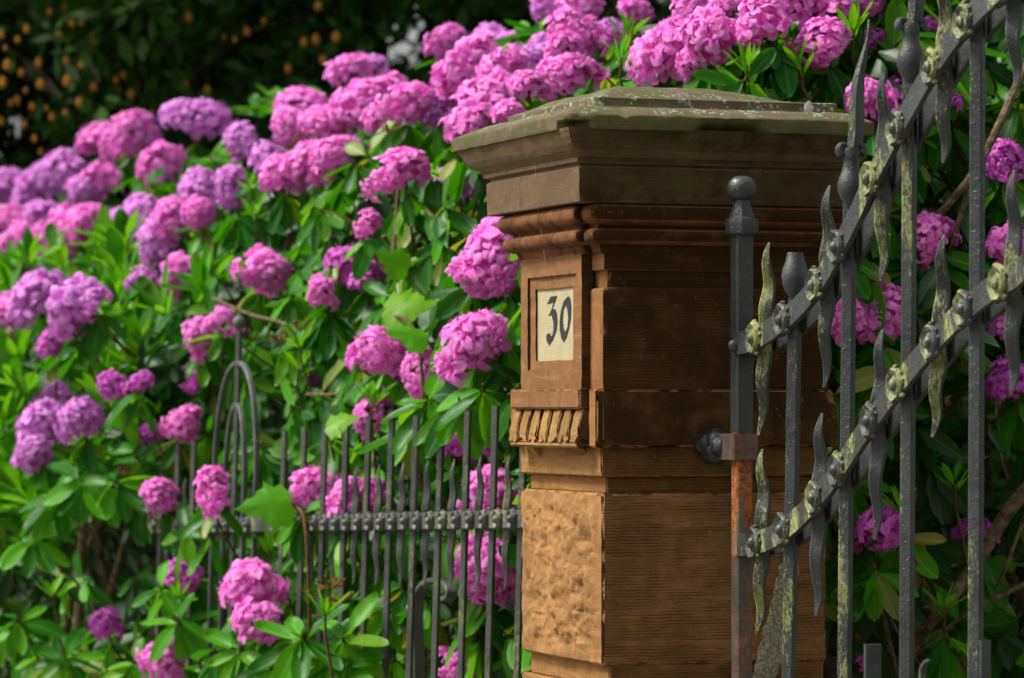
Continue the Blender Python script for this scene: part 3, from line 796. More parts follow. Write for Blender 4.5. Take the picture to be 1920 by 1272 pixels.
# lower infill that just shows: flat upright, scroll tip and bolt bar, with bottom rails below the picture
def flat_up(px0, px1, py, x, w, mat=M_IRON_PLAIN, name='infill_bar'):
    a = on_x((px0 + px1) / 2, py, x); path = [Vector((a.x, a.y, a.z + (.12 - a.z) * i / 8)) for i in range(9)]
    return sweep(MB(), path, sq(w, .010, .15)).obj(name, mat, gate)
flat_up(1619, 1653, 1208, GX + .01, .033)
flat_up(1841, 1852, 1201, GX + .01, .020, name='bolt_bar')
mb = MB(); pts = [on_x(x, y, GX) for x, y in ((1735, 1340), (1730, 1300), (1729, 1272), (1731, 1252), (1737, 1241), (1744, 1238))]
sweep(mb, smooth_path(pts, 20), sq(.012, .010, .2), [1 - .6 * max(0, (i - 12) / 8) for i in range(21)]).obj('scroll_tip', M_IRON, gate)
for z in (.14, .60):
    y_end = UPR[-1].y
    for x in (XF, XB):
        sweep(MB(), [Vector((x, hp_y - (hp_y - y_end) * i / 10, z)) for i in range(11)], sq(.0105, .046, .08)).obj('rail', M_IRON, gate)

# ------------------------------------------------------------------ fence running away along the street
fence = empty('iron_fence', (GX, 9.0, 0), 'grey iron railing with square bars running from the pillar into the bushes', 'fence')
LEAN = .030
def fz(y): return 1.334 - .035 * (y - 8.47)
def fx(z, y): return GX + LEAN * (z - fz(y))
FSEC = rot_sec(sq(.0150, .0150, .1), 45)
def fbar(y, up=.276, down=1.15, sec=FSEC, name='fence_bar'):
    z0, z1 = fz(y) - down, fz(y) + up
    return sweep(MB(), [Vector((fx(z, y), y, z)) for z in (z1, (z0 * .1 + z1 * .9), (z0 + z1) / 2, z0)], sec).obj(name, M_FENCE, fence)
fy = [8.47 + .215 * k for k in range(-3, 10)] + [11.50 + .215 * k for k in range(0, 3)]
ARCH = 10.97
k = 0
for y in fy:
    fbar(y, .276 + rng.uniform(-.004, .004))
for a, b in list(zip(fy, fy[1:])) :
    y = (a + b) / 2
    if b - a > .3: continue
    p = [Vector((fx(fz(y) + d, y), y, fz(y) + d)) for d in (.155, 0, -.17)]
    wavy_pts(p[0], p[1], p[2], .0175, .0035, int(y * 100), 18, .7).obj('flame_dart', M_FENCE, fence)
    p2 = [Vector((fx(fz(y) - .85 + d, y), y, fz(y) - .85 + d)) for d in (.155, 0, -.17)]
y0, y1 = 7.50, 12.0
for sx in (-.0155, .0155):
    for dz in (0, -.95):
        n = 24; sweep(MB(), [Vector((fx(fz(y) + dz, y) + sx, y, fz(y) + dz)) for y in [y0 + (y1 - y0) * i / n for i in range(n + 1)]], sq(.008, .042, .1)).obj('rail', M_FENCE, fence)
for y in sorted(fy + [(a + b) / 2 for a, b in zip(fy, fy[1:]) if b - a < .3] + [ARCH - .255, ARCH - .12, ARCH, ARCH + .12, ARCH + .255]):
    if y < 12.6: add_rosette(fence, Vector((GX - .0215, y, fz(y))), ROSF, RIVF, k); k += 1
# pointed arch with ball finial
fbar(ARCH, .60, name='arch_post')
zb = fz(ARCH) + .625
mb = MB(); lathe(mb, ball_prof(.0215, 0, 10, 1), 16, Matrix.Translation((fx(zb, ARCH), ARCH, zb))); mb.obj('ball_finial', M_FENCE, fence)
for half, top, spring in ((.255, .50, .12), (.12, .37, .06)):
    for s in (-1, 1):
        path = []
        for i in range(19):
            t = i / 18
            if t < .35: y, z = half, -1.1 + (1.1 + spring) * t / .35
            else:
                u = (t - .35) / .65; y = half * math.cos(u * math.pi / 2) ** .9; z = spring + (top - spring) * math.sin(u * math.pi / 2) ** .85
            yy = ARCH + s * max(y, .006); zz_ = fz(ARCH) + z
            path.append(Vector((fx(zz_, ARCH), yy, zz_)))
        sweep(MB(), path, sq(.016, .014, .15)).obj('arch', M_FENCE, fence)
# shepherd's crook stay behind the bars
pts = [on_x(x, y, 2.93) for x, y in ((786, 1420), (786, 1330), (786, 1272), (784, 1200), (783, 1140), (787, 1112), (798, 1095), (815, 1088), (834, 1092), (846, 1105), (845, 1118), (835, 1124))]
sweep(MB(), smooth_path(pts, 40), sq(.030, .012, .15), None, Vector((1, 0, 0))).obj('scroll_stay', M_FENCE, fence)
c = on_x(768, 1142, 2.875); mb = MB(); lathe(mb, ball_prof(.012, 0, 8, 1), 12, Matrix.Translation(c)); mb.obj('bolt_head', M_FENCE, fence)

# ------------------------------------------------------------------ vegetation: leaf, floret and shoot building blocks
def leaf_verts(seed, wid=.34, droop=.18, fold=.10, wave=.03, st=((0, .05), (.10, .30), (.28, .78), (.52, 1.0), (.76, .88), (.92, .52), (1, .0))):
    """leaf along +Y, unit length, blade normal +Z"""
    r = random.Random(seed); vs, fs = [], []
    for (t, w) in st:
        z = -droop * t * t; hw = wid / 2 * w
        wv = wave * math.sin(t * 7 + seed)
        vs.append((0, t, z - fold * wid * .5 * (w > 0)))
        vs.append((-hw, t, z + wv * w)); vs.append((hw, t, z + wv * w * r.uniform(-1, 1)))
    n = len(st)
    for i in range(n - 1):
        a = i * 3
        fs.append((a, a + 3, a + 4, a + 1)); fs.append((a + 2, a + 5, a + 3, a))
    # petiole
    return np.array(vs), np.array(fs)
LV = [leaf_verts(s, w, d, f) for s, (w, d, f) in enumerate(((.42, .16, .3), (.46, .26, .25), (.38, .10, .4), (.44, .34, .2), (.40, -.05, .5)))]
NV = [leaf_verts(20 + s, w, d, f, .02, ((0, .05), (.15, .5), (.4, 1.0), (.65, .85), (.85, .45), (1, 0))) for s, (w, d, f) in enumerate(((.24, .12, .4), (.27, .2, .3), (.22, .02, .5)))]
LOW = [leaf_verts(40, .36, .2, .3, 0, ((0, .1), (.4, 1.0), (.8, .7), (1, 0)))]
def set_mid(me, V):
    a = me.attributes.new('mid', 'FLOAT', 'POINT'); a.data.foreach_set('value', (np.abs(V[:, 0]) < 1e-6).astype(np.float32)); return me
def leaf_mesh(name, V, Fc, mat):
    return set_mid(fast_mesh(name, V, Fc, mat), V)
SETS = {}
for key, shapes, mat in (('mature', LV, L_MATURE), ('young', NV, L_YOUNG_LIT), ('yellow', LV[:3], L_YELLOW), ('dark', LV[:3], L_SHADED), ('shade', LOW, L_SHADED), ('lit', LV, L_YOUNG_LIT)):  # dark, shade and lit sets carry shade and light in their colour
    SETS[key] = ([leaf_mesh('leaf_' + key, V, f, mat) for V, f in shapes], shapes, mat)

def floret_mesh(name, mat, seed):
    """funnel flower with five wavy lobes, axis +Z, mouth radius about 1, plus a few filaments"""
    r = random.Random(seed); vs, fs, rad = [], [], []
    na, prof = 30, ((.0, .09, 0.0), (.28, .17, .38), (.55, .34, .66), (.74, .62, .82), (.89, .94, .84), (1.0, 1.18, .74))
    amp = [r.uniform(.82, 1.15) for _ in range(5)]; tip = [r.uniform(-.22, .22) for _ in range(5)]
    for (q, rr, z) in prof:
        for j in range(na):
            a = 2 * math.pi * j / na; k5 = int(j // 6); u = (j % 6) / 6 * 2 - 1      # u: across one lobe
            lobe = max(0, 1 - abs(u) ** 1.9)
            k = 1 if q < .6 else 1 - 1.6 * (q - .6) * (1 - lobe)
            k *= 1 + (amp[k5] - 1) * q
            o = max(0, q - .5) * 2
            ruff = .11 * o * math.sin(u * 6.5 + seed * 2 + k5) + .10 * o * (abs(u) - .4)
            zz = z + tip[k5] * o * .6 - .16 * o * o * lobe + ruff
            x = rr * k
            vs.append((x * math.cos(a), x * math.sin(a), zz)); rad.append(q)
    m = len(prof)
    for i in range(m - 1):
        for j in range(na):
            fs.append((i * na + j, i * na + (j + 1) % na, (i + 1) * na + (j + 1) % na, (i + 1) * na + j))
    for k in range(5):   # filaments
        a = k * 1.3 + .4; b = len(vs); d = Vector((math.cos(a) * .35, math.sin(a) * .35, 1.2)); w = .018
        for base, ww in ((Vector((0, 0, .1)), w), (d, w)):
            for sg in (-1, 1): vs.append(tuple(base + Vector((ww * sg, ww * sg * .5, 0)))); rad.append(1.2)
        fs.append((b, b + 1, b + 3, b + 2))
    me = fast_mesh(name, np.array(vs), np.array(fs), mat)
    at = me.attributes.new('rad', 'FLOAT', 'POINT'); at.data.foreach_set('value', np.array(rad, dtype=np.float32))
    return me
FLO = {k: [floret_mesh('floret_' + n, PETAL[k], s) for s in range(5)] for k, n in (('P', 'pink'), ('M', 'mauve'), ('D', 'magenta'))}
def core_mesh():
    mb = MB(); lathe(mb, [(.10, -.75), (.12, -.2), (.30, 0), (.34, .2), (.2, .38), (.01, .45)], 8); return mb.mesh('flower_stalk', M_TWIG)
CORE = core_mesh()
def basis(d, up=Vector((0, 0, 1)), roll=0.0):
    """matrix whose +Y is d and +Z close to up"""
    d = d.normalized(); z = up - d * d.dot(up)
    if z.length < 1e-3: z = Vector((1, 0, 0)) - d * d.x
    z.normalize()
    if roll: z = (Matrix.Rotation(roll, 3, d) @ z)
    x = d.cross(z)
    return Matrix((x, d, z)).transposed()
def zbasis(d):
    return d.to_track_quat('Z', 'Y').to_matrix()

# hedge surface: street side X = hx(y, z), drive side Y = hy(x, z)
HZ = [0, .5, 1.1, 1.6, 2.0, 2.35, 2.6, 2.75, 2.9]
HX = [3.25, 3.10, 3.02, 3.02, 3.08, 3.22, 3.42, 3.65, 4.0]
def sstep(a, b, x):
    t = min(1, max(0, (x - a) / (b - a))); return t * t * (3 - 2 * t)
def top_drop(y): return .020 * max(0, y - 9.5)
def hx(y, z):
    z2 = z + top_drop(y)
    x = float(np.interp(z2, HZ, HX))
    x -= .36 * sstep(11.3, 12.4, y) * (1 - sstep(1.35, 1.75, z))
    return x + .10 * noise.noise(Vector((y * 1.7, z * 2.1, 4)))
def hy(x, z):
    return 7.86 + float(np.interp(z, HZ, [v - 3.02 for v in HX])) * .8 + .12 * noise.noise(Vector((x * 1.7, z * 2.1, 9)))
def hedge_hit(px, py, push=0.0):
    d = ray(px, py); s = 8.0 / d.y
    for _ in range(14):
        p = EYE + d * s
        sx = (hx(p.y, p.z) + push) / d.x; sy = (hy(p.x, p.z) + push) / d.y
        s = .5 * s + .5 * max(sx, sy)
    return EYE + d * s

# the bushes; each owns a stretch of the hedge
BUSH = []
def bush(name, loc, label, cat, group=None):
    e = empty(name, loc, label, cat, group); b = dict(root=e, leaves=[], n=0, loc=Vector(loc), shoots=[]); BUSH.append(b); return b
G1 = 'rhododendrons along the railing'
b_drive = bush('rhododendron_bush', (4.9, 8.7, 0), 'rhododendron behind the iron gate with bare leaning limbs and dark hollow', 'shrub', G1)
b_corner = bush('rhododendron_bush', (3.75, 8.75, 0), 'tall pink rhododendron rising directly behind the sandstone pillar', 'shrub', G1)
b_mid = bush('rhododendron_bush', (3.8, 10.2, 0), 'pink rhododendron with drooping leaves behind the railing beside the pillar', 'shrub', G1)
b_arch = bush('rhododendron_bush', (3.85, 12.0, 0), 'pink rhododendron behind and through the arched part of the railing', 'shrub', G1)
b_far = bush('rhododendron_bush', (3.9, 14.3, 0), 'pink and mauve rhododendron overhanging the railing past the arch', 'shrub', G1)
b_end = bush('rhododendron_bush', (4.0, 17.3, 0), 'mauve rhododendron at the far end under the orange-dotted tree', 'shrub', G1)
b_bright = bush('bright_shrub', (3.0, 13.6, 0), 'bright yellow-green narrow-leaved shrub bursting over the railing', 'shrub')
def owner(p):
    if p.x > 4.15 and p.y < 9.7: return b_drive
    for lim, b in ((9.45, b_corner), (11.1, b_mid), (13.1, b_arch), (15.7, b_far)):
        if p.y < lim: return b
    return b_end

def add_leaf(b, p, d, length, kind, layer, up=Vector((0, 0, 1)), roll=None):
    roll = rng.uniform(-.5, .5) if roll is None else roll
    meshes = SETS[kind][0]; v = rng.randrange(len(meshes))
    M = basis(d, up, roll) * length
    b['leaves'].append((layer, kind, v, M, p, rng.random()))
def add_shoot(b, p, axis, layer, kinds=('mature',), n=None, length=(.095, .15), droop=.75, spread=(65, 112), stem=True):
    axis = axis.normalized(); n = n or rng.randint(6, 9); a0 = rng.uniform(0, 6.28); Mz = zbasis(axis)
    for i in range(n):
        a = a0 + i * 2.4; th = math.radians(rng.uniform(*spread))
        d = Mz @ Vector((math.cos(a) * math.sin(th), math.sin(a) * math.sin(th), math.cos(th)))
        d = (d + Vector((0, 0, -droop * rng.uniform(.5, 1.2)))).normalized()
        up = (axis * .7 + Vector((0, 0, .6)) - d * .2)
        add_leaf(b, p - axis * rng.uniform(0, .035) + d * .012, d, rng.uniform(*length), rng.choice(kinds), layer, up)
    if stem and layer == 0: b['shoots'].append((p, axis))

def add_truss(b, p, axis, rad, kind, n=None):
    axis = axis.normalized(); Mz = zbasis(axis)
    T = Matrix.Translation(p) @ (Mz * rad).to_4x4() @ Matrix.Diagonal((rng.uniform(.86, 1.16), rng.uniform(.86, 1.16), rng.uniform(.82, 1.08), 1))
    t = place('flower_truss', CORE, b['root'], T)
    n = n or (24 if rad > .055 else 16 if rad > .035 else 8); ph = rng.uniform(0, 6.28)
    subs = [Vector((rng.uniform(-.38, .38), rng.uniform(-.38, .38), rng.uniform(-.3, .22))) for _ in range(4)] + [Vector((0, 0, .1))]
    cmin = -.22 if rad > .05 else -.05
    n = n - rng.randint(0, 3)
    core_n = 5 if n > 11 else 2
    for i in range(n + core_n):
        c = 1 - (1 - cmin) * (i + .5) / n; s = math.sqrt(max(0, 1 - min(1, c * c))); a = ph + i * 2.39996 + rng.uniform(-.2, .2)
        d = Vector((s * math.cos(a), s * math.sin(a), c)); d = (d + Vector((rng.uniform(-.26, .26), rng.uniform(-.26, .26), rng.uniform(-.26, .2)))).normalized()
        if i >= n: d = Vector((rng.uniform(-.6, .6), rng.uniform(-.6, .6), 1)).normalized()
        fs = rng.uniform(.40, .54) * (1.0 if n > 11 else 1.12)
        M = Matrix.Translation(d * rng.uniform(.20, .50) + (subs[i % 5] if i < n else Vector((0, 0, .12))) - Vector((0, 0, .08))) @ (zbasis(d) @ Matrix.Rotation(rng.uniform(0, 6.28), 3, 'Z') * fs).to_4x4()
        o = bpy.data.objects.new('floret', rng.choice(FLO[kind])); link(o, t); o.matrix_basis = M
    return t

# ---- flower trusses read off the photograph: (px, py, radius px, kind[, push])
TR = [(185, 257, 40, 'P'), (250, 242, 44, 'P'), (218, 268, 34, 'P'), (373, 222, 50, 'M'), (450, 258, 40, 'M'), (302, 305, 40, 'P'), (190, 335, 40, 'P'), (115, 312, 44, 'M'), (62, 350, 42, 'M'), (18, 345, 38, 'M'),
      (375, 345, 40, 'M'), (435, 340, 42, 'M'), (375, 398, 34, 'P'), (265, 402, 46, 'M'), (325, 405, 36, 'P'), (500, 300, 40, 'M'), (528, 325, 40, 'P'), (560, 205, 46, 'P'), (605, 228, 42, 'P'), (545, 230, 36, 'P'), (575, 300, 40, 'P'), (628, 285, 44, 'P'),
      (25, 415, 46, 'P'), (75, 400, 32, 'M'), (128, 430, 48, 'P'), (168, 412, 36, 'P'), (18, 470, 40, 'P'), (290, 450, 46, 'M'), (265, 520, 34, 'M'), (335, 510, 42, 'P'), (150, 355, 34, 'M'),
      (62, 552, 52, 'M', -.46), (130, 575, 46, 'M', -.46), (20, 590, 38, 'P', -.42), (140, 612, 28, 'M', -.42), (95, 640, 28, 'D', -.42), (170, 560, 26, 'M', -.42),
      (90, 745, 48, 'M', -.22), (75, 800, 50, 'M', -.24), (150, 790, 42, 'M', -.24), (58, 845, 36, 'M', -.2), (205, 722, 32, 'D', -.36), (262, 716, 24, 'D', -.34), (340, 795, 34, 'P', -.1), (285, 812, 26, 'D', 0),
      (370, 628, 36, 'P', -.12), (418, 600, 26, 'P', -.1), (388, 695, 32, 'D', 0), (502, 510, 46, 'P'), (545, 520, 22, 'D', .1), (605, 545, 30, 'P'), (690, 512, 34, 'D', .1), (650, 490, 36, 'D', .1), (690, 415, 30, 'P'),
      (750, 312, 52, 'P', -.05), (690, 190, 58, 'P'), (770, 188, 52, 'P'), (650, 132, 38, 'P'), (697, 120, 26, 'M', .2), (735, 168, 42, 'P', .1), (845, 75, 36, 'P', .1), (918, 80, 42, 'M', .1), (880, 130, 55, 'P'), (942, 122, 46, 'P'), (1000, 112, 42, 'M', .1),
      (905, 190, 58, 'P'), (880, 228, 50, 'P'), (958, 215, 32, 'P'), (985, 160, 38, 'P'), (815, 205, 34, 'M', .1), (1070, 55, 55, 'P'), (1045, 12, 40, 'M', .1), (1092, 12, 46, 'P', .1), (1070, 132, 46, 'P'), (1142, 60, 28, 'M', .2),
      (920, 470, 62, 'P', -.05), (938, 432, 45, 'P', 0), (895, 505, 42, 'P', -.05), (885, 635, 64, 'P', -.08), (715, 652, 50, 'P', -.05), (790, 690, 44, 'P', 0), (735, 725, 34, 'D', .1), (690, 778, 32, 'P', -.05), (860, 355, 30, 'M', .15), (835, 330, 22, 'M', .2),
      (865, 820, 44, 'D', 0), (920, 812, 40, 'D', .05), (585, 918, 44, 'P', -.15), (652, 930, 50, 'P', -.12), (700, 925, 34, 'D', 0), (920, 918, 50, 'P', 0), (925, 1060, 56, 'P', 0), (915, 1095, 50, 'P', 0), (300, 930, 38, 'P', -.10), (395, 910, 40, 'P', -.34), (340, 1070, 32, 'D', -.12),
      (465, 1105, 52, 'P', -.32), (470, 1165, 44, 'P', -.36), (195, 1170, 30, 'D', -.08), (310, 1238, 40, 'P', -.3), (862, 1252, 44, 'P', 0), (580, 700, 26, 'D', .15), (405, 1000, 14, 'D', .1),
      (1240, 105, 56, 'P'), (1330, 62, 62, 'P'), (1290, 18, 46, 'P', .1), (1310, 115, 34, 'P', .05), (1420, 30, 46, 'P'), (1470, 15, 40, 'P', .1), (1400, 62, 34, 'P', .1), (1535, 70, 48, 'P'), (1570, 2, 44, 'P', .1), (1520, -5, 36, 'P', .1), (1195, 18, 30, 'P', .2), (1390, -10, 40, 'P', .1), (1620, 0, 34, 'P', .1), (1640, 70, 22, 'D', .15),
      (1625, 185, 46, 'P'), (1650, 205, 34, 'D', .05), (1680, 170, 34, 'D', .15), (1740, 50, 24, 'D', .1), (1770, 190, 30, 'D', .1), (1885, 295, 38, 'D'), (1740, 450, 46, 'P'), (1710, 460, 30, 'D', .1), (1890, 455, 46, 'P'), (1588, 590, 44, 'P'), (1655, 578, 54, 'P'), (1620, 600, 36, 'P', .05), (1798, 530, 30, 'M', .15), (1745, 590, 28, 'P', .1), (1872, 605, 34, 'P', .05), (1885, 712, 44, 'D', .0), (1650, 985, 48, 'D', -.05), (1615, 1000, 24, 'D', .1), (1828, 1000, 40, 'D', .25), (1556, 890, 16, 'P', .1), (1620, 1245, 20, 'D', .1),
      (85, 330, 34, 'M', .05), (45, 440, 34, 'P', .05), (100, 445, 32, 'P', .05), (230, 420, 34, 'M', .05), (720, 215, 40, 'P', .05), (850, 165, 36, 'P', .08), (935, 160, 42, 'P', .05), (960, 85, 34, 'M', .15), (1025, 85, 32, 'M', .15), (1030, 150, 36, 'P', .1), (1060, 95, 38, 'P', .05), (1350, 25, 40, 'P', .1), (1265, 65, 36, 'P', .05), (610, 320, 26, 'P', .05)]
for k, tr in enumerate(TR):
    px, py, r, kind = tr[:4]; push = tr[4] if len(tr) > 4 else 0.0
    p = hedge_hit(px, py, push); z = depth_of(p); rad = r * z / FPX * 1.10
    upw = .75 if py < 420 else .45
    ax = Vector((-.35 + rng.uniform(-.4, .4), -.42 + rng.uniform(-.4, .4), upw + .15 + rng.uniform(-.25, .25)))
    if r < 31: ax = ax + Vector((rng.uniform(-.5, .5), 0, .3))
    b = owner(p)
    axn = ax.normalized()
    add_truss(b, p - axn * rad * .18, ax, rad, kind)
    add_shoot(b, p - axn * rad * .75, axn, 0, ('mature', 'mature', 'lit', 'mature', 'yellow') if rng.random() < .4 else ('mature', 'mature', 'mature', 'lit'), rng.randint(5, 8), (.095, .14), .75, (75, 125))

# ---- leafy shoots over the hedge surfaces
TP = [(t[0], t[1], t[2]) for t in TR]
def blocks_truss(p, m=.8):
    x, y = to_px(p)
    if y < 260: m = max(m, 1.3)
    for a, b, r in TP:
        if abs(x - a) < r * m and abs(y - b) < r * m: return True
    return False
def scatter_street(y0, y1, z0, z1, dens, layer, depth, kinds, **kw):
    n = int((y1 - y0) * (z1 - z0) * dens)
    for _ in range(n):
        y, z = rng.uniform(y0, y1), rng.uniform(z0, z1); zt = z - top_drop(y)
        x = hx(y, zt) + depth + rng.uniform(-.04, .06)
        if x < 2.95 and y < 11.2: x = 2.95 + rng.uniform(0, .05)
        p = Vector((x, y, zt))
        if y < hy(x, zt) - .03: continue
        if layer == 0 and blocks_truss(p): continue
        if layer < 2 and 11.6 < y < 14.2 and .9 < z < 1.45 and rng.random() < .8: continue
        ax = Vector((-.8, -.25, .25 + .9 * sstep(1.6, 2.7, z))) + Vector([rng.uniform(-.45, .45) for _ in range(3)])
        add_shoot(owner(p), p, ax, layer, kinds, **kw)
def scatter_drive(x0, x1, z0, z1, dens, layer, depth, kinds, **kw):
    n = int((x1 - x0) * (z1 - z0) * dens)
    for _ in range(n):
        x, z = rng.uniform(x0, x1), rng.uniform(z0, z1)
        lowgap = (1 - sstep(1.25, 1.6, z)) * sstep(3.3, 3.6, x)
        if rng.random() < lowgap * (.72 if layer == 0 else .45): continue
        y = hy(x, z) + depth + rng.uniform(-.04, .08) + lowgap * .25; p = Vector((x, y, z))
        if x < hx(y, z) - .03: continue
        if layer == 0 and blocks_truss(p): continue
        ax = Vector((-.3, -.8, .25 + .9 * sstep(1.8, 2.7, z))) + Vector([rng.uniform(-.45, .45) for _ in range(3)])
        add_shoot(owner(p), p, ax, layer, kinds, **kw)
MIX0 = ('mature', 'mature', 'mature', 'mature', 'lit', 'yellow')
MIXM = ('mature',) * 7 + ('lit', 'lit', 'yellow')
scatter_street(7.9, 15.8, .75, 2.85, 30, 0, 0.0, MIXM)
scatter_street(15.8, 20, .75, 2.85, 16, 0, 0.0, MIXM)
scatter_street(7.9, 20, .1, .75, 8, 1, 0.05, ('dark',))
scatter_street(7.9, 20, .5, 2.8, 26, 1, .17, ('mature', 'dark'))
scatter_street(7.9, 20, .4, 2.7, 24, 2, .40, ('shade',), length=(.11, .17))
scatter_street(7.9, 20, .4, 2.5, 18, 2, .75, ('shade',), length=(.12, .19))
scatter_drive(3.05, 4.9, .75, 2.9, 52, 0, 0.0, MIXM)
scatter_drive(4.9, 7.0, .5, 2.9, 20, 0, 0.0, MIXM)
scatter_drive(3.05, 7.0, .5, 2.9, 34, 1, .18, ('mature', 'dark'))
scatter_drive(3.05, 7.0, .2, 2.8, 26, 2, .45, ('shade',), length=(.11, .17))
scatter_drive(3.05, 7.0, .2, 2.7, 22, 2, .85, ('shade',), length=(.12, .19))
# crown tops, flat on
for _ in range(900):
    x, y = rng.uniform(3.6, 5.4), rng.uniform(8.3, 20); z = 2.80 - top_drop(y) + .12 * noise.noise(Vector((x * 2, y * 2, 1))) - rng.uniform(0, .12)
    p = Vector((x, y, z)); 
    if blocks_truss(p, 1.25): continue
    add_shoot(owner(p), p, Vector((rng.uniform(-.4, .4), rng.uniform(-.4, .4), 1)), 1, ('mature', 'dark'))
# pale new tufts and withered heads between the flowers
def tuft(px, py, push=0.0, n=9, kind='young', ln=(.05, .085), ax=None):
    p = hedge_hit(px, py, push); b = owner(p)
    add_shoot(b, p, ax or Vector((rng.uniform(-.3, .1), -.2, 1)), 0, (kind,), n, ln, -.15, (15, 60))
    return p
for px, py, push in ((560, 640, -.05), (700, 745, -.1), (505, 1030, -.2), (610, 1150, -.35), (1790, 905, -.05), (1690, 950, -.1), (1770, 1140, -.05), (480, 400, 0), (1400, 130, 0), (1165, 110, 0), (1500, 120, 0), (100, 1110, -.1), (290, 1150, -.2), (330, 1120, -.25), (1180, 60, .1), (560, 690, 0), (655, 860, -.1), (470, 350, 0), (1600, 60, 0)):
    tuft(px, py, push)
WITH = MB()
def withered(px, py, push=0.0):
    p = hedge_hit(px, py, push); b = owner(p); mb = MB()
    for i in range(9):
        d = Vector((rng.uniform(-1, 1), rng.uniform(-1, 1), rng.uniform(.1, 1.2))).normalized(); L = rng.uniform(.03, .05)
        sweep(mb, [p, p + d * L * .7, p + d * L], circ(.0022, 5), [.5, 1, 1.6])
    mb.obj('withered_head', M_BROWN, b['root'])
for px, py, push in ((525, 640, -.1), (565, 620, -.05), (590, 1120, -.3), (620, 1105, -.3), (430, 300, 0), (505, 290, 0), (560, 270, 0), (730, 250, 0), (640, 1130, -.3), (240, 890, -.1), (260, 960, 0), (870, 415, .1), (470, 640, 0), (1480, 110, 0), (1165, 80, .1), (1730, 640, 0), (210, 1190, 0), (790, 700, 0)):
    withered(px, py, push)

# ---- low rosettes pushing out through the railing and whorls seen full on, in the painted lit leaf colour
for px, py, push, n, L in ((565, 1190, -.38, 8, .15), (500, 1245, -.38, 8, .13), (330, 1160, -.32, 9, .13), (400, 1215, -.36, 8, .13), (610, 1240, -.36, 8, .14), (300, 1100, -.3, 7, .12), (520, 1080, -.2, 6, .11),
                          (150, 900, -.2, 9, .14), (100, 930, -.2, 8, .14), (215, 900, -.2, 8, .13), (60, 1010, -.25, 8, .14), (450, 1210, -.38, 8, .13), (250, 1240, -.3, 8, .13), (120, 1230, -.25, 9, .14), (30, 1160, -.25, 9, .14), (560, 960, -.2, 6, .12), (345, 990, -.2, 6, .13), (390, 1000, -.2, 5, .14), (640, 1195, -.3, 8, .14)):
    p = hedge_hit(px, py, push); add_shoot(owner(p), p, Vector((-.5, -.6, .5)), 0, ('lit', 'mature', 'lit', 'mature'), n, (L * .8, L * 1.1), .45, (70, 110))
for _ in range(24):
    px, py = rng.uniform(235, 395), rng.uniform(840, 960)
    p = on_x(px, py, rng.uniform(2.72, 2.82))
    if blocks_truss(p, 1.6): continue
    add_shoot(owner(p), p, Vector((-.5, -.5, .4)), 0, MIXM, rng.randint(5, 8), (.09, .14), .7, (70, 120))
for px, py in ((555, 168), (515, 178), (595, 185), (480, 200), (985, 70), (1010, 55)):
    p = hedge_hit(px, py, .12); add_shoot(owner(p), p, Vector((-.2, -.3, .9)), 0, ('mature', 'lit', 'mature'), 8, (.11, .15), .15, (60, 95))
for px, py, push, n, L in ((800, 740, -.1, 7, .15), (860, 745, -.1, 7, .15), (905, 720, -.05, 6, .15), (765, 790, -.1, 6, .14), (890, 1150, 0, 8, .13), (720, 1130, 0, 7, .13), (945, 620, 0, 7, .15), (660, 1080, 0, 6, .13), (715, 1060, 0, 7, .12), (1640, 1060, -.05, 8, .12), (1775, 1190, -.05, 9, .12), (1840, 1030, .05, 6, .13), (1400, 200, 0, 8, .14), (1300, 190, 0, 8, .14), (1480, 190, 0, 8, .13), (1560, 200, 0, 8, .13), (1180, 190, 0, 8, .12), (950, 555, 0, 7, .14)):
    p = hedge_hit(px, py, push); add_shoot(owner(p), p, Vector((-.3, -.6, .6)), 0, ('lit', 'mature', 'lit', 'mature', 'yellow'), n, (L * .8, L * 1.1), .8, (80, 125))

# ---- bright narrow-leaved shrub over the railing
for _ in range(330):
    u, v = rng.uniform(-1, 1), rng.uniform(-1, 1)
    if u * u + v * v > 1: continue
    y = 13.75 + 1.9 * u; z = 1.66 + .60 * v - .10 * (y - 13.7); x = 2.98 - .40 * math.sqrt(max(0, 1 - u * u - v * v)) + rng.uniform(-.02, .14)
    p = Vector((x, y, z))
    if blocks_truss(p, .8): continue
    add_shoot(b_bright, p, Vector((-.45 + rng.uniform(-.4, .4), -.1 + rng.uniform(-.5, .5), 1)), 0 if x < 2.9 else 1, ('young', 'young', 'lit', 'mature', 'young'), rng.randint(5, 8), (.10, .17), -.1, (12, 55), False)
for _ in range(160):
    y, z = rng.uniform(12.1, 15.4), rng.uniform(1.3, 1.9); p = Vector((2.95 + rng.uniform(-.08, .12), y, z))
    add_shoot(b_bright, p, Vector((-.5, -.3, .4)), 1, ('dark', 'mature'), 7, (.09, .14), .3, (50, 100), False)

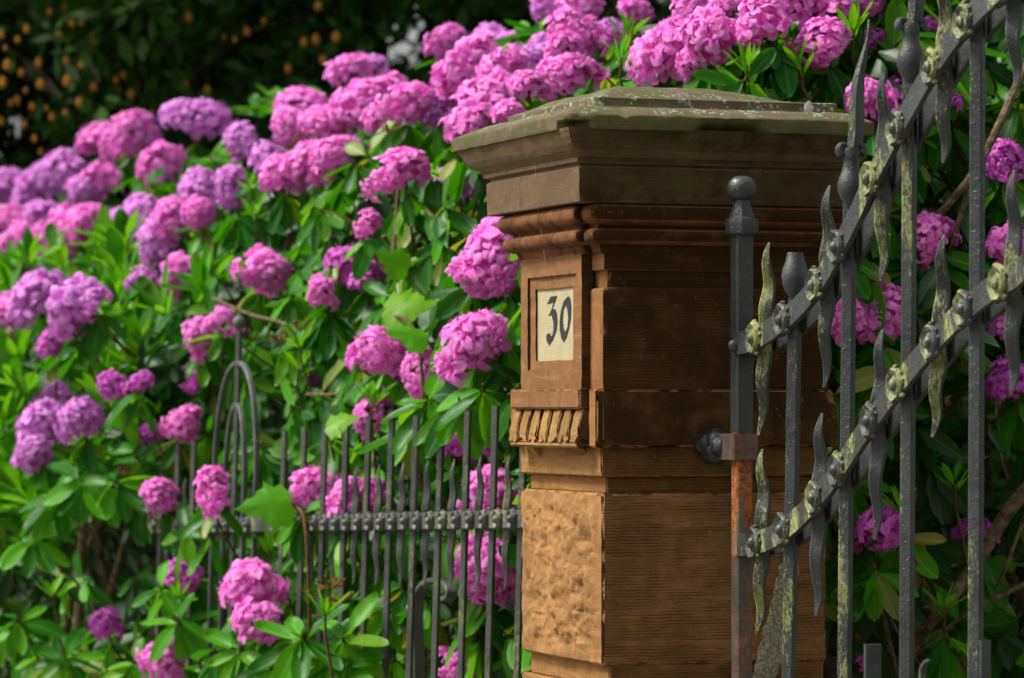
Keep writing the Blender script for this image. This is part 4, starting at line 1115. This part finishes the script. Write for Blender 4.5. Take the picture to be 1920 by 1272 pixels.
# ---- build leaves: the 300 that show largest become objects, the rest one mass per kind
for b in BUSH:
    root = b['root']; scored = []
    for i, L in enumerate(b['leaves']):
        layer, kind, v, M, p, rn = L
        px, py = to_px(p); inside = -30 < px < 1950 and -30 < py < 1300
        nrm = Vector((M[0][2], M[1][2], M[2][2])); d = (p - EYE).normalized()
        size = nrm.length ** 1 * (.35 + abs(nrm.normalized().dot(d))) / depth_of(p)
        scored.append((0 if (layer == 0 and inside) else 1, -size, i))
    scored.sort(); single = set(i for s, _, i in scored[:300] if s == 0)
    mass = {}
    for i, (layer, kind, v, M, p, rn) in enumerate(b['leaves']):
        if i in single:
            place('leaf', SETS[kind][0][v], root, Matrix.Translation(p) @ M.to_4x4())
        else: mass.setdefault((kind, v), []).append((M, p, rn))
    VV, FF, RR, MM, KK, off = [], [], [], [], [], 0; kinds_ = sorted(set(k for k, v in mass))
    for (kind, v), items in mass.items():
        V0, F0 = SETS[kind][1][v]
        A = np.array([[list(r) for r in M] for M, p, rn in items]); Pp = np.array([list(p) for M, p, rn in items])
        W = np.einsum('nij,vj->nvi', A, V0) + Pp[:, None, :]; n = len(items)
        VV.append(W.reshape(-1, 3)); FF.append((F0[None] + (np.arange(n) * len(V0))[:, None, None] + off).reshape(-1, 4))
        RR.append(np.repeat(np.array([rn for _, _, rn in items]), len(F0))); MM.append(np.tile((np.abs(V0[:, 0]) < 1e-6), n))
        KK.append(np.full(n * len(F0), kinds_.index(kind))); off += n * len(V0)
    if VV:
        me = fast_mesh('leaf_mass', np.concatenate(VV), np.concatenate(FF), SETS[kinds_[0]][2], np.concatenate(RR))
        for k_ in kinds_[1:]: me.materials.append(SETS[k_][2])
        me.polygons.foreach_set('material_index', np.concatenate(KK).astype(np.int32))
        at = me.attributes.new('mid', 'FLOAT', 'POINT'); at.data.foreach_set('value', np.concatenate(MM).astype(np.float32))
        o = place('leaf_mass', me, root); o['kind'] = 'stuff'
    # twigs behind the outer shoots, main limbs from the base
    mb = MB(); base = b['loc']
    for (p, ax) in b['shoots']:
        q = p - ax * rng.uniform(.10, .2) + Vector((rng.uniform(.0, .12), rng.uniform(-.05, .1), -rng.uniform(.05, .16)))
        sweep(mb, [p, p - ax * .06, q], circ(.004, 5), [.8, 1, 1.3])
    if b['shoots']:
        o = mb.obj('twig_mass', M_TWIG, root); o['kind'] = 'stuff'
    for k in range(9):
        if b is b_bright and k > 4: break
        a = k * 2.4 + rng.random(); e = base + Vector((math.cos(a) * rng.uniform(.4, .75), math.sin(a) * rng.uniform(.4, .8), rng.uniform(1.5, 2.5)))
        if b is b_bright: e = base + Vector((rng.uniform(-.25, .05), rng.uniform(-1.2, 1.2), rng.uniform(1.2, 1.8)))
        m1 = base.lerp(e, .35) + Vector((rng.uniform(-.15, .15), rng.uniform(-.15, .15), .1)); m2 = base.lerp(e, .7) + Vector((rng.uniform(-.2, .2), rng.uniform(-.2, .2), .0))
        path = smooth_path([base + Vector((math.cos(a) * .06, math.sin(a) * .06, -.05)), m1, m2, e], 16)
        sweep(MB(), path, circ(.026, 7), [1.2 - .9 * i / 16 for i in range(17)]).obj('limb', M_BARK, root)
# limbs that show in the photograph
def limb(pts, r0, r1, b):
    P = [hedge_hit(x, y, q) for x, y, q in pts]; path = smooth_path(P, 20)
    sweep(MB(), path, circ(1, 8), [r0 + (r1 - r0) * i / 20 for i in range(21)]).obj('limb', M_BARK, b['root'])
limb([(1990, 20, -.05), (1922, 130, -.08), (1880, 220, -.06), (1835, 310, -.05), (1790, 370, -.03), (1745, 420, .05)], .011, .009, b_drive)
limb([(1830, 320, -.05), (1790, 440, 0), (1760, 560, .1)], .008, .005, b_drive)
limb([(1960, 880, .02), (1900, 945, .02), (1840, 1040, .02), (1785, 1120, .0), (1720, 1200, .1), (1680, 1290, .2)], .020, .012, b_drive)
limb([(1960, 1080, .05), (1890, 1110, .02), (1800, 1160, .1), (1700, 1240, .2)], .007, .005, b_drive)
limb([(1960, 900, .1), (1910, 1000, .0), (1880, 1080, .0), (1850, 1130, .1)], .006, .004, b_drive)
limb([(1600, 1000, .25), (1650, 1100, .2), (1680, 1180, .2), (1740, 1270, .2)], .005, .004, b_drive)
limb([(1560, 880, .25), (1620, 890, .2), (1720, 860, .2), (1800, 850, .3)], .004, .003, b_drive)
limb([(748, 350, .0), (742, 420, .02), (735, 490, .02), (728, 560, .05), (708, 600, .1)], .006, .007, b_mid)
limb([(400, 560, -.1), (470, 590, -.05), (540, 610, 0), (585, 650, .05)], .006, .005, b_arch)
limb([(575, 740, 0), (640, 738, 0), (700, 715, .0)], .005, .004, b_mid)
limb([(795, 390, .05), (840, 440, .05), (890, 500, .1)], .006, .005, b_mid)

# ------------------------------------------------------------------ saplings with broad lobed leaves
def lobed_mesh():
    vs, fs = [(0, 0, 0)], []
    out = [(0, 0), (.16, -.06), (.34, .02), (.52, .10), (.44, .22), (.60, .40), (.42, .42), (.36, .55), (.24, .60), (.18, .78), (.08, .86), (0, 1.02)]
    pts = out + [(-x, y) for x, y in out[-2:0:-1]]
    for x, y in pts: vs.append((x, y, -.10 * y * y - .25 * abs(x) ** 1.5 + .03 * math.sin(x * 9 + y * 7)))
    vs[0] = (0, .38, .02); n = len(pts)
    for x, y in pts: vs.append((x * .5, .38 + (y - .38) * .5, .01 - .05 * abs(x)))
    for j in range(n):
        j2 = (j + 1) % n; fs += [(0, 1 + n + j, 1 + n + j2), (1 + n + j, 1 + j, 1 + j2), (1 + n + j, 1 + j2, 1 + n + j2)]
    return fast_mesh('lobed_leaf', np.array(vs), np.array(fs), L_YOUNG_LIT)
LOB = lobed_mesh()
def sapling(root_px, x, leaves, label):
    base = on_x(root_px[0], root_px[1], x); e = empty('maple_sapling', (base.x, base.y, 0), label, 'sapling', 'saplings in the hedge')
    top = on_x(leaves[0][0], leaves[0][1], x)
    sweep(MB(), smooth_path([Vector((base.x, base.y, -.02)), Vector((base.x + .02, base.y + .03, base.z * .5)), base, top], 16), circ(.006, 6), [1.3 - .04 * i for i in range(17)]).obj('stem', M_TWIG, e)
    for px, py, L, ang in leaves:
        p = on_x(px, py, x - .02); a = math.radians(ang)
        d = R * math.cos(a) + Vector((0, 0, 1)) * math.sin(a) - F * .25; s_ = L * depth_of(p) / FPX
        place('lobed_leaf', LOB, e, Matrix.Translation(p) @ (basis(d, -F + Vector((0, 0, .9)), rng.uniform(-.3, .3)) * s_).to_4x4())
        sweep(MB(), [p, p.lerp(base, .12) + Vector((.02, 0, -.02)), p.lerp(base, .3) + Vector((.04, 0, 0))], circ(.0022, 5)).obj('leaf_stalk', M_TWIG, e)
sapling((790, 680), 2.99, ((722, 580, 108, 10), (800, 636, 85, 165), (765, 505, 70, 150)), 'young maple with broad lobed bright leaves between pink trusses beside the pillar')
sapling((575, 1010), 2.80, ((545, 942, 105, 184), (612, 800, 70, 20)), 'young maple poking a long yellow-green leaf through the railing by the arch')

# ------------------------------------------------------------------ trees behind the hedge
def tree(name, base, height, cr, czs, label, mat, nleaf, leaf, seed, cat='tree', gaps=None, group=None, low=1.0):
    """trunk, limbs and a crown of many small leaf faces in clumps"""
    r = np.random.default_rng(seed); pr = random.Random(seed); root = empty(name, base, label, cat, group); base = Vector(base)
    path = smooth_path([base + Vector((0, 0, -.1)), base + Vector((.1, .05, height * .3)), base + Vector((-.1, .1, height * .65)), base + Vector((0, 0, height * .95))], 20)
    sweep(MB(), path, circ(height * .028, 9), [1.25 - 1.1 * i / 20 for i in range(21)]).obj('trunk', M_TRUNK, root)
    clumps = []
    while len(clumps) < czs:
        a, h = pr.uniform(0, 6.283), pr.random(); zz_ = low + (height - low) * h
        rr = cr * math.sin(math.pi * (.12 + .80 * h)) ** .7 * math.sqrt(pr.uniform(.10, 1))
        c = base + Vector((math.cos(a) * rr, math.sin(a) * rr, zz_))
        if gaps and any((Vector(to_px(c)) - Vector(g[:2])).length < g[2] for g in gaps): continue
        clumps.append((c, pr.uniform(.45, .95) * cr * .26))
    for k in range(14):
        c = clumps[k * len(clumps) // 14][0]; st = base + Vector((0, 0, max(.3, min(height * .8, (c.z - base.z) * .75))))
        path = smooth_path([st, st.lerp(c, .5) + Vector((0, 0, .2)), c], 10)
        sweep(MB(), path, circ(height * .007, 6), [1.4 - 1.1 * i / 10 for i in range(11)]).obj('limb', M_TRUNK, root)
    per = nleaf // len(clumps); C = np.array([list(c) for c, s in clumps]); S = np.array([s for c, s in clumps])
    d = r.normal(size=(len(clumps), per, 3)); d /= np.linalg.norm(d, axis=2, keepdims=True)
    P = C[:, None] + d * (S[:, None] * r.uniform(.2, 1, (len(clumps), per)) ** .5)[..., None] * np.array([1, 1, .7])
    P = P.reshape(-1, 3); P = P[P[:, 2] > .2]; n = len(P)
    if gaps:
        q = P - np.array(list(EYE)); zz2 = q @ np.array(list(F)); px = 960 + FPX * (q @ np.array(list(R))) / zz2; py = HORIZON - FPX * q[:, 2] / zz2
        keep = np.ones(n, bool)
        for gx, gy, gr in gaps: keep &= ~((np.hypot(px - gx, py - gy) < gr * r.uniform(.55, 1.05, n)) & (r.random(n) > .34))
        P = P[keep]; n = len(P)
    u = r.normal(size=(n, 3)); u[:, 2] -= .3; u /= np.linalg.norm(u, axis=1, keepdims=True)
    v = np.cross(u, r.normal(size=(n, 3))); v /= np.linalg.norm(v, axis=1, keepdims=True)
    L = leaf * r.uniform(.6, 1.3, n)[:, None]; W = L * .22
    V = np.stack([P, P + u * L * .5 + v * W, P + u * L, P + u * L * .5 - v * W], 1).reshape(-1, 3)
    me = fast_mesh('crown', V, np.arange(n * 4).reshape(-1, 4), mat, r.random(n), False)
    o = place('crown', me, root); o['kind'] = 'stuff'
    return root
gaps = [(745, 62, 52), (775, 30, 26), (720, 30, 18), (738, 118, 42), (665, 8, 14), (700, 25, 12), (265, 155, 6), (330, 120, 6), (775, 85, 36)]
t_orange = tree('broad_tree', (5.6, 24.5, 0), 9.5, 3.6, 190, 'dark broad tree dotted with orange blossom spikes beyond the far bush', L_TREE, 90000, .17, 5, gaps=gaps, low=.6)
tree('evergreen_tree', (9.6, 26.5, 0), 11, 3.6, 200, 'tall dark evergreen tree with low boughs filling the gap behind the mauve flowers', L_TREE, 60000, .16, 8, gaps=gaps, low=.5)
tree('evergreen_tree', (12.2, 27.5, 0), 11, 3.1, 170, 'dark evergreen tree with sky gleaming between its boughs above the hedge', L_TREE2, 50000, .15, 9, gaps=gaps, low=.5)
tree('evergreen_tree', (15.6, 27.0, 0), 11, 3.4, 170, 'shadowy evergreen tree behind the hedge above the pillar', L_TREE2, 50000, .15, 10, gaps=gaps, low=.5)
tree('evergreen_tree', (8.2, 33, 0), 12, 4.6, 200, 'dark evergreen tree in the shadowy wood behind the orange-dotted tree', L_TREE, 80000, .2, 15, gaps=gaps, low=.4)
tree('evergreen_tree', (7.4, 42, 0), 12, 4.8, 180, 'dark evergreen tree in the shadowy wood behind the orange-dotted tree', L_TREE, 60000, .24, 18, gaps=gaps, low=.4)
tree('evergreen_tree', (5.2, 29.5, 0), 10, 3.4, 190, 'dark evergreen tree in the shadowy wood behind the orange-dotted tree', L_TREE, 60000, .2, 19, gaps=gaps, low=.4)
tree('evergreen_tree', (4.0, 35, 0), 12, 4.0, 180, 'dark evergreen tree in the shadowy wood behind the orange-dotted tree', L_TREE, 70000, .2, 16, gaps=gaps, low=.4)
tree('evergreen_tree', (18.0, 36, 0), 12, 4.6, 180, 'shadowy evergreen tree behind the hedge above the pillar', L_TREE, 60000, .2, 17, gaps=gaps, low=.4)
tree('evergreen_tree', (2.2, 31.0, 0), 11, 3.4, 150, 'dark evergreen tree in the shadowy wood behind the orange-dotted tree', L_TREE, 40000, .17, 12, gaps=gaps, low=.4)
tree('evergreen_tree', (19.5, 27.0, 0), 11, 3.6, 150, 'dark garden tree deep behind the gate', L_TREE2, 40000, .16, 13, gaps=gaps, low=.4)
for o in bpy.data.objects:
    if o.parent is None and o.name.startswith('evergreen_tree'): o['group'] = 'dark trees behind the hedge'
# orange blossom spikes on the tree
def cluster_mesh():
    mb = MB()
    for k in range(26):
        t = k / 26; a = k * 2.4; rr = .040 * math.sin(math.pi * (.12 + .80 * t)) ** .8; z = -.048 + .105 * t
        lathe(mb, ball_prof(.012 * (1.1 - .5 * t), 0, 5, 1), 6, Matrix.Translation((math.cos(a) * rr, math.sin(a) * rr, z)))
    lathe(mb, [(.006, -.055), (.026, -.035), (.034, -.005), (.028, .022), (.014, .048), (.003, .068)], 8)
    return mb.mesh('blossom_spike', M_CLUSTER)
CL = cluster_mesh()
OR = [(93, 22), (120, 12), (135, 43), (152, 43), (50, 55), (110, 68), (33, 75), (2, 65), (175, 72), (288, 27), (235, 8), (353, 33), (495, 40), (463, 60), (597, 12), (125, 115), (195, 110), (153, 122), (40, 137), (14, 122), (5, 155), (126, 152), (76, 158), (48, 170), (20, 193), (32, 188), (97, 220), (123, 212), (45, 233), (2, 228), (65, 260), (77, 285), (148, 192), (222, 170), (217, 150), (232, 140), (245, 177), (294, 165), (347, 158), (388, 172), (318, 202), (285, 212), (443, 207), (605, 113), (540, 130), (592, 75), (570, 80), (630, 70), (87, 203), (176, 165), (440, 75), (420, 70), (10, 90), (72, 118), (60, 200), (200, 230)]
for (px, py) in OR:
    cx, y = to_px((5.6, 24.5, 2)); yp = 20.95 + rng.uniform(-.2, .25)
    p = on_y(px, py, yp); s = rng.uniform(.24, .55)
    place('blossom_spike', CL, t_orange, Matrix.Translation(p) @ Matrix.Diagonal((s, s, s * 1.05, 1)))
# twiggy boughs that carry the outer spikes
for k in range(16):
    (px, py) = OR[(k * 7) % len(OR)]; p = on_y(px, py + 12, 21.2); st = Vector((5.6, 24.5, max(.8, p.z - .6)))
    sweep(MB(), smooth_path([st, st.lerp(p, .6) + Vector((0, 0, .15)), p], 10), circ(.03, 6), [1.3 - i * .1 for i in range(11)]).obj('bough', M_TRUNK, t_orange)
# dark understorey between hedge and trees, and the wood far behind
def wall_foliage(name, label, x0, x1, y0, y1, z0, z1, n, leaf, mat, seed):
    r = np.random.default_rng(seed)
    P = np.stack([r.uniform(x0, x1, n), r.uniform(y0, y1, n), z0 + (z1 - z0) * r.uniform(0, 1, n)], 1)
    hgt = z1 + .6 * np.sin(P[:, 0] * 1.3) + .4 * np.sin(P[:, 0] * 3.1 + 1); P = P[P[:, 2] < hgt]; n = len(P)
    u = r.normal(size=(n, 3)); u /= np.linalg.norm(u, axis=1, keepdims=True); v = np.cross(u, r.normal(size=(n, 3))); v /= np.linalg.norm(v, axis=1, keepdims=True)
    L = leaf * r.uniform(.6, 1.3, n)[:, None]; W = L * .24
    V = np.stack([P, P + u * L * .5 + v * W, P + u * L, P + u * L * .5 - v * W], 1).reshape(-1, 3)
    o = place(name, fast_mesh(name, V, np.arange(n * 4).reshape(-1, 4), mat, r.random(n), False)); o['kind'] = 'stuff'; o['label'] = label; o['category'] = 'undergrowth'
    return o
wall_foliage('garden_undergrowth', 'dark undergrowth between the hedge and the garden trees', 5.5, 16, 20.5, 24, .1, 2.6, 30000, .2, L_TREE, 21)
